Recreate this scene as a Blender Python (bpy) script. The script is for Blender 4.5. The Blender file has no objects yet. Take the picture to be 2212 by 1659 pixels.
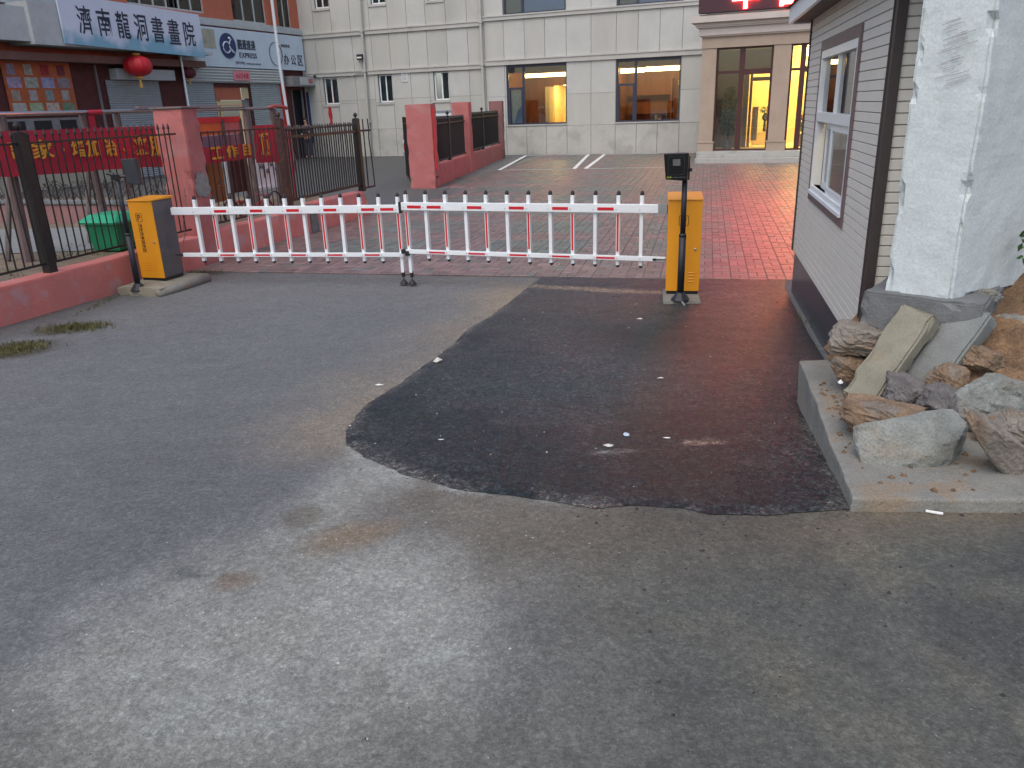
import bpy, bmesh, math, random
import numpy as np
from mathutils import Vector, Matrix, Euler
from mathutils.geometry import delaunay_2d_cdt
random.seed(7); np.random.seed(7)
S = bpy.context.scene
R = math.radians

# ------------------------------------------------------------------ camera, sky, sun, exposure
cam = bpy.data.cameras.new('camera'); cam_o = bpy.data.objects.new('camera', cam); S.collection.objects.link(cam_o)
pitch, roll = R(19.55), R(2.0)
F_ = Vector((0, math.cos(pitch), -math.sin(pitch))); r0 = Vector((1, 0, 0)); u0 = r0.cross(F_)
Rt = math.cos(roll)*r0 - math.sin(roll)*u0
Up = math.cos(roll)*u0 + math.sin(roll)*r0
cam_o.matrix_world = Matrix(((Rt.x, Up.x, -F_.x, 0), (Rt.y, Up.y, -F_.y, 0), (Rt.z, Up.z, -F_.z, 1.5), (0, 0, 0, 1)))
cam.sensor_width = 36; cam.lens = 36*1690/2212; cam.clip_start = .05; cam.clip_end = 500
S.camera = cam_o
W = bpy.data.worlds.new('World'); S.world = W; W.use_nodes = True
nt = W.node_tree; nt.nodes.clear()
sky = nt.nodes.new('ShaderNodeTexSky'); sky.sky_type = 'NISHITA'; sky.sun_disc = False
SUN_EL, SUN_ROT = R(56), R(206)
sky.sun_elevation = SUN_EL; sky.sun_rotation = SUN_ROT; sky.air_density = 1.0; sky.dust_density = 3.0; sky.ozone_density = 1.0
bg = nt.nodes.new('ShaderNodeBackground'); bg.inputs[1].default_value = 0.12
wo = nt.nodes.new('ShaderNodeOutputWorld')
nt.links.new(sky.outputs[0], bg.inputs[0]); nt.links.new(bg.outputs[0], wo.inputs[0])
sun = bpy.data.lights.new('sun', 'SUN'); sun.energy = 0.65; sun.angle = R(70); sun.color = (1, .98, .95)
sun_o = bpy.data.objects.new('sun', sun); S.collection.objects.link(sun_o)
sd = Vector((math.sin(SUN_ROT)*math.cos(SUN_EL), math.cos(SUN_ROT)*math.cos(SUN_EL), math.sin(SUN_EL)))
sun_o.rotation_euler = sd.to_track_quat('Z', 'Y').to_euler()
S.view_settings.view_transform = 'Standard'; S.view_settings.look = 'None'; S.view_settings.gamma = 1
S.view_settings.use_curve_mapping = False
S.view_settings.exposure = 0.74

# ------------------------------------------------------------------ helpers
def link(o, parent=None):
    S.collection.objects.link(o)
    if parent: o.parent = parent
    return o
def thing(name, label, cat, loc=(0, 0, 0), rotz=0., group=None, rot=None):
    o = bpy.data.objects.new(name, None); link(o); o.empty_display_size = .2
    o.location = loc; o.rotation_euler = rot if rot else (0, 0, rotz)
    o['label'] = label; o['category'] = cat
    if group: o['group'] = group
    return o
def tag(o, label=None, cat=None, group=None, kind=None):
    if label: o['label'] = label
    if cat: o['category'] = cat
    if group: o['group'] = group
    if kind: o['kind'] = kind
    return o
class MB:
    def __init__(s): s.v = []; s.f = []
    def add(s, vs, fs):
        b = len(s.v); s.v += [tuple(p) for p in vs]; s.f += [tuple(b+i for i in q) for q in fs]; return s
    def box(s, x0, x1, y0, y1, z0, z1, M=None):
        vs = [(x0,y0,z0),(x1,y0,z0),(x1,y1,z0),(x0,y1,z0),(x0,y0,z1),(x1,y0,z1),(x1,y1,z1),(x0,y1,z1)]
        if M is not None: vs = [tuple(M @ Vector(p)) for p in vs]
        return s.add(vs, [(3,2,1,0),(4,5,6,7),(0,1,5,4),(1,2,6,5),(2,3,7,6),(3,0,4,7)])
    def hexa(s, vs):   # eight corners, bottom four then top four
        return s.add(vs, [(3,2,1,0),(4,5,6,7),(0,1,5,4),(1,2,6,5),(2,3,7,6),(3,0,4,7)])
    def tube(s, pts, r, n=8, caps=True):
        pts = [Vector(p) for p in pts]; m = len(pts); rr = r if isinstance(r, (list, tuple)) else [r]*m
        rings = []; ref = None
        for i, p in enumerate(pts):
            d = (pts[min(i+1, m-1)]-pts[max(i-1, 0)]).normalized()
            if ref is None: ref = Vector((0,0,1)) if abs(d.z) < .9 else Vector((1,0,0))
            a = d.cross(ref).normalized(); b = d.cross(a).normalized(); ref = -d.cross(a).cross(d).normalized() if False else ref
            rings.append([p+rr[i]*(math.cos(t)*a+math.sin(t)*b) for t in [2*math.pi*k/n for k in range(n)]])
        vs = [q for ri in rings for q in ri]; fs = []
        for i in range(m-1):
            for k in range(n):
                k2 = (k+1) % n; fs.append((i*n+k, i*n+k2, (i+1)*n+k2, (i+1)*n+k))
        if caps: fs.append(tuple(range(n-1, -1, -1))); fs.append(tuple((m-1)*n+k for k in range(n)))
        return s.add(vs, fs)
    def lathe(s, prof, n=16, c=(0,0,0)):
        vs = []; fs = []
        for (r, z) in prof:
            for k in range(n):
                t = 2*math.pi*k/n; vs.append((c[0]+r*math.cos(t), c[1]+r*math.sin(t), c[2]+z))
        for i in range(len(prof)-1):
            for k in range(n):
                k2 = (k+1) % n; fs.append((i*n+k, i*n+k2, (i+1)*n+k2, (i+1)*n+k))
        return s.add(vs, fs)
    def prism(s, poly, y0, y1):   # polygon in xz extruded along y
        n = len(poly); vs = [(x, y0, z) for x, z in poly]+[(x, y1, z) for x, z in poly]
        fs = [tuple(range(n)), tuple(range(2*n-1, n-1, -1))]+[(i, n+i, n+(i+1) % n, (i+1) % n) for i in range(n)]
        return s.add(vs, fs)
    def build(s, name, m, parent=None, bevel=0, smooth=False, fix=True):
        me = bpy.data.meshes.new(name); me.from_pydata(s.v, [], s.f); me.materials.append(m)
        if fix:
            bm = bmesh.new(); bm.from_mesh(me); bmesh.ops.recalc_face_normals(bm, faces=bm.faces)
            if bevel: bmesh.ops.bevel(bm, geom=[e for e in bm.edges], offset=bevel, segments=2, affect='EDGES', profile=.6)
            bm.to_mesh(me); bm.free()
        if smooth: me.polygons.foreach_set('use_smooth', [True]*len(me.polygons))
        me.update()
        return link(bpy.data.objects.new(name, me), parent)
def box(name, m, parent, x0, x1, y0, y1, z0, z1, bevel=0):
    return MB().box(x0, x1, y0, y1, z0, z1).build(name, m, parent, bevel)
def inst(name, src, parent, loc=(0,0,0), rot=(0,0,0), scale=(1,1,1)):
    o = bpy.data.objects.new(name, src.data if hasattr(src, 'data') else src); link(o, parent)
    o.location = loc; o.rotation_euler = rot; o.scale = scale
    return o

def mat(name, col, rough=.8, var=.12, scale=8., bump=0., bscale=60., metal=0., spec=.5, stains=None, col2=None, detail=6, fine=0., fscale=200., streak=1.):
    m = bpy.data.materials.new(name); m.use_nodes = True; n = m.node_tree.nodes; L = m.node_tree.links
    p = n['Principled BSDF']; p.inputs['Roughness'].default_value = rough; p.inputs['Metallic'].default_value = metal
    p.inputs['Specular IOR Level'].default_value = spec
    tc = n.new('ShaderNodeTexCoord'); geo = n.new('ShaderNodeNewGeometry')
    mp = n.new('ShaderNodeMapping'); mp.inputs['Scale'].default_value = (1, 1, streak); L.new(geo.outputs['Position'], mp.inputs[0])
    nz = n.new('ShaderNodeTexNoise'); nz.inputs['Scale'].default_value = scale; nz.inputs['Detail'].default_value = detail; nz.inputs['Roughness'].default_value = .65
    L.new(mp.outputs[0], nz.inputs['Vector'])
    cr = n.new('ShaderNodeValToRGB'); c2 = col2 if col2 else tuple(c*(1+var) for c in col)
    cr.color_ramp.elements[0].position = .32; cr.color_ramp.elements[1].position = .68
    cr.color_ramp.elements[0].color = tuple(c*(1-var) for c in col)+(1,); cr.color_ramp.elements[1].color = tuple(min(c, 1) for c in c2)+(1,)
    L.new(nz.outputs['Fac'], cr.inputs[0]); out = cr.outputs[0]
    if stains:
        sc, th, colr, amt = stains
        n2 = n.new('ShaderNodeTexNoise'); n2.inputs['Scale'].default_value = sc; n2.inputs['Detail'].default_value = 8; L.new(mp.outputs[0], n2.inputs['Vector'])
        mr = n.new('ShaderNodeMapRange'); mr.inputs[1].default_value = th; mr.inputs[2].default_value = th+.12; mr.inputs[4].default_value = amt; L.new(n2.outputs['Fac'], mr.inputs[0])
        mx = n.new('ShaderNodeMix'); mx.data_type = 'RGBA'; L.new(mr.outputs[0], mx.inputs[0]); L.new(out, mx.inputs[6]); mx.inputs[7].default_value = colr+(1,); out = mx.outputs[2]
    if fine:
        n3 = n.new('ShaderNodeTexNoise'); n3.inputs['Scale'].default_value = fscale; n3.inputs['Detail'].default_value = 3; L.new(geo.outputs['Position'], n3.inputs['Vector'])
        mr = n.new('ShaderNodeMapRange'); mr.inputs[1].default_value = .3; mr.inputs[2].default_value = .7; mr.inputs[3].default_value = 1-fine; mr.inputs[4].default_value = 1+fine; L.new(n3.outputs['Fac'], mr.inputs[0])
        vm = n.new('ShaderNodeVectorMath'); vm.operation = 'SCALE'; L.new(out, vm.inputs[0]); L.new(mr.outputs[0], vm.inputs['Scale']); out = vm.outputs[0]
    L.new(out, p.inputs['Base Color'])
    if bump:
        nb = n.new('ShaderNodeTexNoise'); nb.inputs['Scale'].default_value = bscale; nb.inputs['Detail'].default_value = 5; L.new(geo.outputs['Position'], nb.inputs['Vector'])
        bp = n.new('ShaderNodeBump'); bp.inputs['Strength'].default_value = bump; bp.inputs['Distance'].default_value = .01; L.new(nb.outputs['Fac'], bp.inputs['Height']); L.new(bp.outputs[0], p.inputs['Normal'])
    return m
def emit(name, col, st):
    m = bpy.data.materials.new(name); m.use_nodes = True; p = m.node_tree.nodes['Principled BSDF']
    p.inputs['Base Color'].default_value = tuple(min(1, c) for c in col)+(1,); p.inputs['Emission Color'].default_value = col+(1,); p.inputs['Emission Strength'].default_value = st
    return m
def glass(name, tint=(.8, .85, .85), refl=.5, rough=.02):
    m = bpy.data.materials.new(name); m.use_nodes = True; n = m.node_tree.nodes; L = m.node_tree.links; n.remove(n['Principled BSDF'])
    t = n.new('ShaderNodeBsdfTransparent'); t.inputs[0].default_value = tint+(1,)
    g = n.new('ShaderNodeBsdfGlossy'); g.inputs['Roughness'].default_value = rough
    fr = n.new('ShaderNodeFresnel'); fr.inputs[0].default_value = 1.5
    ml = n.new('ShaderNodeMath'); ml.operation = 'MULTIPLY_ADD'; ml.inputs[1].default_value = 1.2; ml.inputs[2].default_value = refl*.06; L.new(fr.outputs[0], ml.inputs[0])
    mx = n.new('ShaderNodeMixShader'); L.new(ml.outputs[0], mx.inputs[0]); L.new(t.outputs[0], mx.inputs[1]); L.new(g.outputs[0], mx.inputs[2])
    L.new(mx.outputs[0], n['Material Output'].inputs[0]); return m

M = {}
M['panel'] = mat('panel', (.47, .47, .435), .75, .06, 1.3, .06, 150, stains=(.9, .62, (.27, .265, .235), .35), fine=.05, fscale=60)
M['panelbase'] = mat('panelbase', (.44, .435, .395), .78, .10, 1.3, .06, 150, stains=(1.7, .54, (.28, .275, .245), .5), fine=.08, fscale=40)
M['panel2'] = mat('panel2', (.445, .44, .40), .75, .07, 1.1, .06, 150, stains=(.7, .56, (.33, .33, .30), .5), streak=.25, fine=.05, fscale=60)
M['joint'] = mat('joint', (.15, .15, .135), .9)
M['band'] = mat('band', (.45, .44, .405), .75, .06, 1.5, stains=(1.2, .6, (.25, .24, .21), .4))
M['stonebeige'] = mat('stonebeige', (.37, .29, .22), .6, .08, 2., fine=.05, fscale=40)
M['cornice'] = mat('cornice', (.5, .45, .4), .6, .06, 2.)
M['graystep'] = mat('graystep', (.38, .38, .35), .6, .15, 3., stains=(3, .55, (.18, .18, .16), .5))
M['pink'] = mat('pink', (.42, .135, .125), .88, .10, 2.2, .25, 40, stains=(2.6, .55, (.42, .22, .21), .55), fine=.07, fscale=90)
M['pinkwall'] = mat('pinkwall', (.60, .19, .16), .9, .14, 1.6, .3, 45, stains=(3.4, .52, (.50, .28, .28), .75), fine=.1, fscale=80)
M['pinkfade'] = mat('pinkfade', (.25, .115, .11), .9, .2, 5., .2, 45, stains=(6, .5, (.2, .14, .14), .6), streak=.2)
M['redpaint'] = mat('redpaint', (.62, .03, .035), .75, .1, 10)
M['cement'] = mat('cement', (.26, .25, .23), .95, .2, 12, .5, 60, fine=.12)
M['iron'] = mat('iron', (.02, .017, .017), .45, .3, 20, spec=.4, stains=(14, .62, (.07, .03, .02), .6))
M['rustiron'] = mat('rustiron', (.05, .022, .02), .6, .3, 20, spec=.4, stains=(9, .55, (.10, .045, .03), .6))
M['white'] = mat('white', (.74, .77, .78), .35, .03, 6, spec=.5, stains=(9, .66, (.55, .56, .55), .4))
M['redrefl'] = mat('redrefl', (.55, .008, .025), .35, .06, 20)
M['yellowrefl'] = mat('yellowrefl', (.76, .77, .70), .4, .03, 20)
M['rubber'] = mat('rubber', (.012, .012, .013), .55, .2, 20)
M['orange'] = mat('orange', (.74, .30, .012), .38, .035, 3, .03, 400, spec=.5, stains=(7, .66, (.6, .26, .03), .3))
M['boxgray'] = mat('boxgray', (.085, .088, .10), .45, .08, 8, .05, 300)
M['darkmetal'] = mat('darkmetal', (.016, .019, .026), .55, .15, 15, spec=.5)
M['blackpl'] = mat('blackpl', (.010, .011, .013), .35, .1, 20)
M['steel'] = mat('steel', (.45, .45, .46), .3, .1, 10, metal=.9)
M['concrete'] = mat('concrete', (.215, .21, .185), .92, .16, 5, .6, 55, stains=(4.5, .53, (.25, .18, .115), .7), fine=.2, fscale=130)
M['kerb'] = mat('kerb', (.24, .225, .17), .92, .14, 7, .45, 90, stains=(6, .55, (.24, .19, .12), .5), fine=.12, fscale=180)
M['kerbgray'] = mat('kerbgray', (.20, .21, .20), .92, .14, 7, .45, 90, fine=.12, fscale=180)
M['footing'] = mat('footing', (.15, .155, .155), .93, .18, 9, .5, 80, stains=(8, .6, (.22, .18, .13), .5), fine=.12, fscale=140)
M['pillarw'] = mat('pillarw', (.53, .58, .575), .92, .05, 5, .35, 30, stains=(5, .60, (.40, .43, .42), .5), fine=.09, fscale=90)
M['siding'] = mat('siding', (.74, .695, .61), .55, .04, 6, .12, 300, fine=.05, fscale=300)
M['sidetrim'] = mat('sidetrim', (.055, .042, .038), .5, .12, 10)
M['mauve'] = mat('mauve', (.16, .11, .11), .5, .1, 10)
M['skirt'] = mat('skirt', (.035, .045, .06), .22, .2, 6, .05, 30, stains=(9, .58, (.12, .11, .10), .5))
M['upvc'] = mat('upvc', (.76, .79, .80), .35, .03, 6)
M['bluewin'] = mat('bluewin', (.03, .035, .06), .4, .1, 5)
M['brownwin'] = mat('brownwin', (.06, .015, .014), .35, .15, 10)
M['wood'] = mat('wood', (.26, .085, .025), .5, .2, 4, streak=.15)
M['cream'] = mat('cream', (.62, .50, .28), .7, .05, 3)
M['creamwall'] = mat('creamwall', (.36, .35, .27), .9, .12, 3, stains=(2.4, .55, (.22, .23, .18), .6))
M['terracotta'] = mat('terracotta', (.44, .13, .075), .85, .08, 3, fine=.06, fscale=50)
M['darkred'] = mat('darkred', (.085, .022, .02), .8, .2, 4)
M['shutter'] = mat('shutter', (.33, .37, .38), .5, .08, 3)
M['shutterw'] = mat('shutterw', (.42, .45, .44), .5, .06, 3)
M['signwhite'] = mat('signwhite', (.50, .60, .68), .5, .05, 3)
M['ink'] = mat('ink', (.02, .025, .05), .6, .1, 8)
M['navy'] = mat('navy', (.015, .03, .12), .5, .05, 8)
M['canopy'] = mat('canopy', (.42, .45, .45), .7, .08, 2, stains=(2.1, .55, (.30, .36, .37), .7))
M['beam'] = mat('beam', (.17, .085, .07), .8, .15, 4)
M['gray'] = mat('gray', (.2, .2, .2), .7, .15, 6)
M['dark'] = mat('dark', (.012, .012, .014), .7, .2, 6)
M['banner'] = mat('banner', (.44, .016, .036), .7, .1, 5, stains=(3, .6, (.4, .02, .035), .5))
M['gold'] = mat('gold', (.72, .33, .03), .6, .12, 14)
M['lantern'] = mat('lantern', (.5, .012, .02), .5, .1, 10)
M['gold2'] = mat('gold2', (.6, .35, .08), .6, .1, 10)
M['post'] = mat('post', (.12, .08, .075), .85, .35, 9, .3, 40, streak=.25, stains=(12, .6, (.3, .25, .23), .6))
M['trunk'] = mat('trunk', (.13, .11, .10), .95, .35, 12, .6, 40, streak=.3)
M['green'] = mat('green', (.01, .19, .085), .4, .1, 6, stains=(9, .66, (.08, .25, .17), .4))
M['greenlid'] = mat('greenlid', (.03, .36, .19), .35, .1, 6)
M['dirt'] = mat('dirt', (.17, .13, .09), .98, .3, 4, .6, 30, stains=(3, .57, (.10, .13, .05), .55), fine=.3, fscale=50)
M['path'] = mat('path', (.19, .20, .195), .9, .1, 2, .2, 60, fine=.1)
M['earth'] = mat('earth', (.14, .085, .05), .98, .35, 9, 1.0, 40, col2=(.23, .14, .075), fine=.35, fscale=90)
M['rock_a'] = mat('rock_a', (.20, .175, .145), .9, .30, 9, .9, 45, stains=(5, .55, (.24, .14, .07), .5), fine=.2, fscale=120)
M['rock_b'] = mat('rock_b', (.21, .22, .20), .9, .25, 8, .9, 45, stains=(4.5, .52, (.22, .165, .11), .6), fine=.2, fscale=120)
M['rock_c'] = mat('rock_c', (.20, .135, .085), .92, .35, 10, .9, 45, stains=(6, .56, (.20, .19, .17), .7), fine=.25, fscale=120)
M['rock_d'] = mat('rock_d', (.13, .12, .115), .9, .3, 10, .9, 45, stains=(6, .6, (.22, .17, .12), .6), fine=.2, fscale=120)
M['leaf'] = mat('leaf', (.045, .11, .03), .55, .3, 15)
M['grass'] = mat('grass', (.07, .10, .03), .8, .4, 15)
M['paintline'] = mat('paintline', (.70, .72, .70), .7, .1, 6, stains=(5, .62, (.35, .33, .3), .6))
M['dust'] = mat('dust', (.55, .53, .48), .95, .15, 20)
M['grit'] = mat('grit', (.04, .04, .04), .95, .3, 20)
M['paper'] = mat('paper', (.72, .72, .68), .8, .06, 30)
M['glass'] = glass('glass', (.82, .86, .84), .6)
M['glassdark'] = glass('glassdark', (.7, .75, .75), .6)
M['glassblue'] = glass('glassblue', (.10, .16, .30), 1.)
M['glassw'] = glass('glassw', (.92, .92, .9), .3)
M['skin'] = mat('skin', (.42, .24, .17), .6, .05, 8)
M['carpaint'] = mat('carpaint', (.20, .22, .23), .3, .05, 3, metal=.4)
M['warm'] = emit('warm', (1, .72, .27), 30.)
M['tube'] = emit('tube', (1, .74, .30), 12.)
M['neon'] = emit('neon', (1, .05, .045), 33.)
M['taill'] = mat('taill', (.55, .01, .03), .25, .1, 10)

_tc = {}
def lettering(name, body, m, parent, x0, x1, z0, z1, y, depth=.01, bold=0., shear=0.):
    key = (body, depth, bold)
    if key not in _tc:
        cu = bpy.data.curves.new('t', 'FONT'); cu.body = body; cu.extrude = .01; cu.offset = bold; cu.resolution_u = 3
        o = bpy.data.objects.new('t', cu); S.collection.objects.link(o); dg = bpy.context.evaluated_depsgraph_get(); dg.update()
        me = bpy.data.meshes.new_from_object(o.evaluated_get(dg)); bpy.data.objects.remove(o)
        n = len(me.vertices); a = np.empty(n*3); me.vertices.foreach_get('co', a); _tc[key] = (me, a.reshape(-1, 3))
    me0, a = _tc[key]; me = me0.copy(); me.name = name
    mn, mxx = a.min(0), a.max(0); q = (a-mn)/np.maximum(mxx-mn, 1e-6)
    out = np.stack([x0+q[:, 0]*(x1-x0)+shear*q[:, 1], y-depth*q[:, 2], z0+q[:, 1]*(z1-z0)], 1)
    me.vertices.foreach_set('co', out.ravel()); me.materials.clear(); me.materials.append(m); me.update()
    return link(bpy.data.objects.new(name, me), parent)

# value noise for vertex work
_perm = np.random.RandomState(3).rand(256, 256)
def vnoise(x, y, f, o=4):
    t = 0; amp = 1; tot = 0
    for i in range(o):
        X = np.asarray(x)*f+17.3*i+50; Y = np.asarray(y)*f+9.1*i+50; xi = np.floor(X).astype(int); yi = np.floor(Y).astype(int); fx = X-xi; fy = Y-yi
        fx = fx*fx*(3-2*fx); fy = fy*fy*(3-2*fy); g = lambda a, b: _perm[a % 256, b % 256]
        t = t+amp*((g(xi, yi)*(1-fx)+g(xi+1, yi)*fx)*(1-fy)+(g(xi, yi+1)*(1-fx)+g(xi+1, yi+1)*fx)*fy); tot += amp; amp *= .5; f *= 2.1
    return t/tot

# ------------------------------------------------------------------ ground
GY = [-5, 1.2, 2.7, 4.4, 6, 8, 9, 100]; GZ = [.02, .02, -.05, -.26, -.38, -.44, -.452, -.458]
def gz(x, y):
    y = np.asarray(y, float); return (np.interp(y-.25, GY, GZ)+np.interp(y, GY, GZ)*2+np.interp(y+.25, GY, GZ))/4
def pdist(x, y, P, closed=True):
    d = np.full(x.shape, 1e9); n = len(P)
    for i in range(n if closed else n-1):
        ax, ay = P[i]; bx, by = P[(i+1) % n]; vx, vy = bx-ax, by-ay; t = np.clip(((x-ax)*vx+(y-ay)*vy)/(vx*vx+vy*vy+1e-9), 0, 1)
        d = np.minimum(d, np.hypot(x-ax-t*vx, y-ay-t*vy))
    return d
def inside(x, y, P):
    c = np.zeros(x.shape, bool); n = len(P)
    for i in range(n):
        ax, ay = P[i]; bx, by = P[(i+1) % n]
        if ay == by: continue
        c ^= ((ay > y) != (by > y)) & (x < (bx-ax)*(y-ay)/(by-ay)+ax)
    return c
def soft(x, y, P, w):   # 1 inside, falls off over w
    d = pdist(x, y, P); s = np.where(inside(x, y, P), d, -d); return np.clip(.5+s/w, 0, 1)
def ell(x, y, cx, cy, rx, ry, a=0):
    c, s = math.cos(a), math.sin(a); u = ((x-cx)*c+(y-cy)*s)/rx; v = (-(x-cx)*s+(y-cy)*c)/ry; return np.clip(1.5-np.hypot(u, v)*1.0, 0, 1)
PATCH = [(.41,9.32),(.19,8.67),(.03,8.14),(-.2,7.32),(-.37,6.97),(-.5,6.34),(-.68,5.66),(-.81,5.15),(-.89,4.84),(-.97,4.61),(-.98,4.46),(-.95,4.14),(-.89,3.85),(-.78,3.65),(-.64,3.52),(-.55,3.37),(-.39,3.23),(-.22,3.11),(-.09,3.05),(.04,2.99),(.17,2.92),(.33,2.84),(.45,2.87),(.57,2.86),(.68,2.83),(.78,2.76),(1.0,2.73),(1.33,2.75)]
def ground_colour(x, y):
    n1 = vnoise(x, y, 1.3, 5); n2 = vnoise(x+40, y, 4., 4); n3 = vnoise(x, y+30, .5, 3); wx = x+(n1-.5)*.45+(n2-.5)*.16; wy = y+(vnoise(x+9, y+9, 1.6, 4)-.5)*.45+(vnoise(x+3, y, 7, 2)-.5)*.06
    base = np.array([.140, .142, .149]); c = np.ones(x.shape+(3,))*base
    def mixc(mask, col): 
        nonlocal c; c = c*(1-mask[..., None])+np.array(col)*mask[..., None]
    mixc(np.clip((n3-.45)*3, 0, 1)*.35, (.175, .172, .168))
    # right foreground, older and greener
    mixc(np.clip((wx+.15)/.5, 0, 1)*np.clip((3.3-wy)/.4, 0, 1)*.85, (.152, .152, .138))
    mixc(np.clip((wx-.1)/.7, 0, 1)*np.clip((3.2-wy)/.4, 0, 1)*np.clip((n1-.5)*5, 0, 1)*.7, (.105, .105, .10))
    mixc(np.clip((wx-.1)/.7, 0, 1)*np.clip((3.2-wy)/.3, 0, 1)*np.clip((n2-.50)*5, 0, 1)*.6, (.22, .20, .16)); mixc(np.clip((wx-.1)/.5, 0, 1)*np.clip((3.2-wy)/.3, 0, 1)*np.clip((vnoise(x+77, y, 3., 5)-.53)*8, 0, 1)*.55, (.09, .09, .095)); mixc(np.clip((wx-.7)/.5, 0, 1)*np.clip((wy-2.35)/.3, 0, 1)*np.clip((3.-wy)/.3, 0, 1)*.6, (.24, .18, .125))
    # brown zone at the tip of the patch
    mixc(soft(wx, wy, [(-.75,3.0),(-.45,3.35),(0,3.1),(.6,2.9),(1.2,2.75),(.8,2.4),(.2,2.3),(-.2,2.2),(-.4,2.6)], .4)*.8, (.162, .142, .118))
    # pale dust fan
    wx2 = x+(wx-x)*.55; wy2 = y+(wy-y)*.55; fan = soft(wx2, wy2, [(-.81,3.63),(-.94,3.2),(-1.0,2.94),(-1.13,2.65),(-1.3,2.34),(-1.39,2.07),(-1.45,1.8),(-1.13,1.5),(-.75,1.4),(-.39,1.45),(-.17,1.6),(-.05,1.87),(-.17,2.14),(-.24,2.47),(-.45,2.62),(-.63,2.60),(-.70,2.76),(-.66,3.0),(-.40,3.34)], .27)
    mixc(fan*.92, (.285, .283, .27)); mixc(fan*np.clip((n2-.52)*4, 0, 1)*.4, (.22, .21, .19))
    mixc(fan*np.clip((n1-.56)*6, 0, 1)*.5, (.40, .41, .41)); mixc(np.clip((1.95-wy)/.5, 0, 1)*np.clip((.6-x), 0, 1)*.75, (.15, .148, .132))
    mixc(np.clip(ell(wx2, wy2, -.89, 2.88, .10, .10, .9)*1.6, 0, 1)*.85, (.145, .13, .11)); mixc(ell(wx2, wy2, -.65, 2.70, .15, .10, .6)*.85, (.205, .155, .11)); mixc(ell(wx, wy, -.97, 2.45, .06, .035, .3)*.8, (.20, .14, .10))
    mixc(ell(wx, wy, -1.12, 2.46, .045, .03, .3)*.7, (.07, .075, .08))
    # tan dust along the left edge of the patch
    d = pdist(wx, wy, PATCH[1:12], False); mixc(np.clip(1-d/.75, 0, 1)**.9*(x < 1)*.95*np.clip(.35+n1, 0, 1), (.245, .200, .155))
    mixc(np.clip(1-pdist(wx, wy, [(-4,10.2),(-2,9.6),(.3,9.1)], False)/.45, 0, 1)*.6*np.clip(.1+n1, 0, 1), (.20, .165, .125))
    # white line of dust at the foot of the patch
    d = pdist(x+(n2-.5)*.03, y+(n1-.5)*.03, PATCH[12:22], False); mixc(np.clip(1-d/.055, 0, 1)*np.clip((n2-.35)*4, 0, 1)*.8, (.42, .43, .43))
    # darker, dirtier by the left wall and its foot; wheel band
    d = pdist(wx, wy, [(-5.4,6.8),(-4.66,9.33),(-4.1,10.6)], False); mixc(np.clip(1-d/.75, 0, 1)*.75, (.075, .072, .07))
    for (ex_, ey_, rx_, ry_) in [(-4.30, 7.55, .30, .20), (-4.42, 6.75, .26, .26), (-4.1, 10.3, .35, .16)]: mixc(np.clip(ell(wx, wy, ex_, ey_, rx_, ry_)*1.6, 0, 1), (.062, .054, .040))
    mixc(ell(wx, wy, -2.1, 5.8, 1.6, 2.6, -.2)*.35, (.125, .128, .137))
    mixc(ell(wx, wy, -1.6, 3.1, .5, 1.0, .4)*.5, (.11, .112, .122))
    mixc(np.clip((y-9.8)/.8, 0, 1)*(x < -1.5)*.5, (.09, .085, .08))
    mixc((y > 11)*np.clip((-x-.5), 0, 1)*.8, (.085, .085, .088))
    k = np.clip((wx+.1)/.6, 0, 1)*np.clip((3.3-wy)/.4, 0, 1); c = c*(1-.34*k[..., None])*np.array([1, 1.01, 1.0]); return c*np.array([1.03,1.035,.985])*(1+.20*(vnoise(x*.6+y*.5, y*1.1-x*.4, 3.2, 5)-.5)+.14*(vnoise(x+3, y+8, 13, 3)-.5))[..., None]
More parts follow.
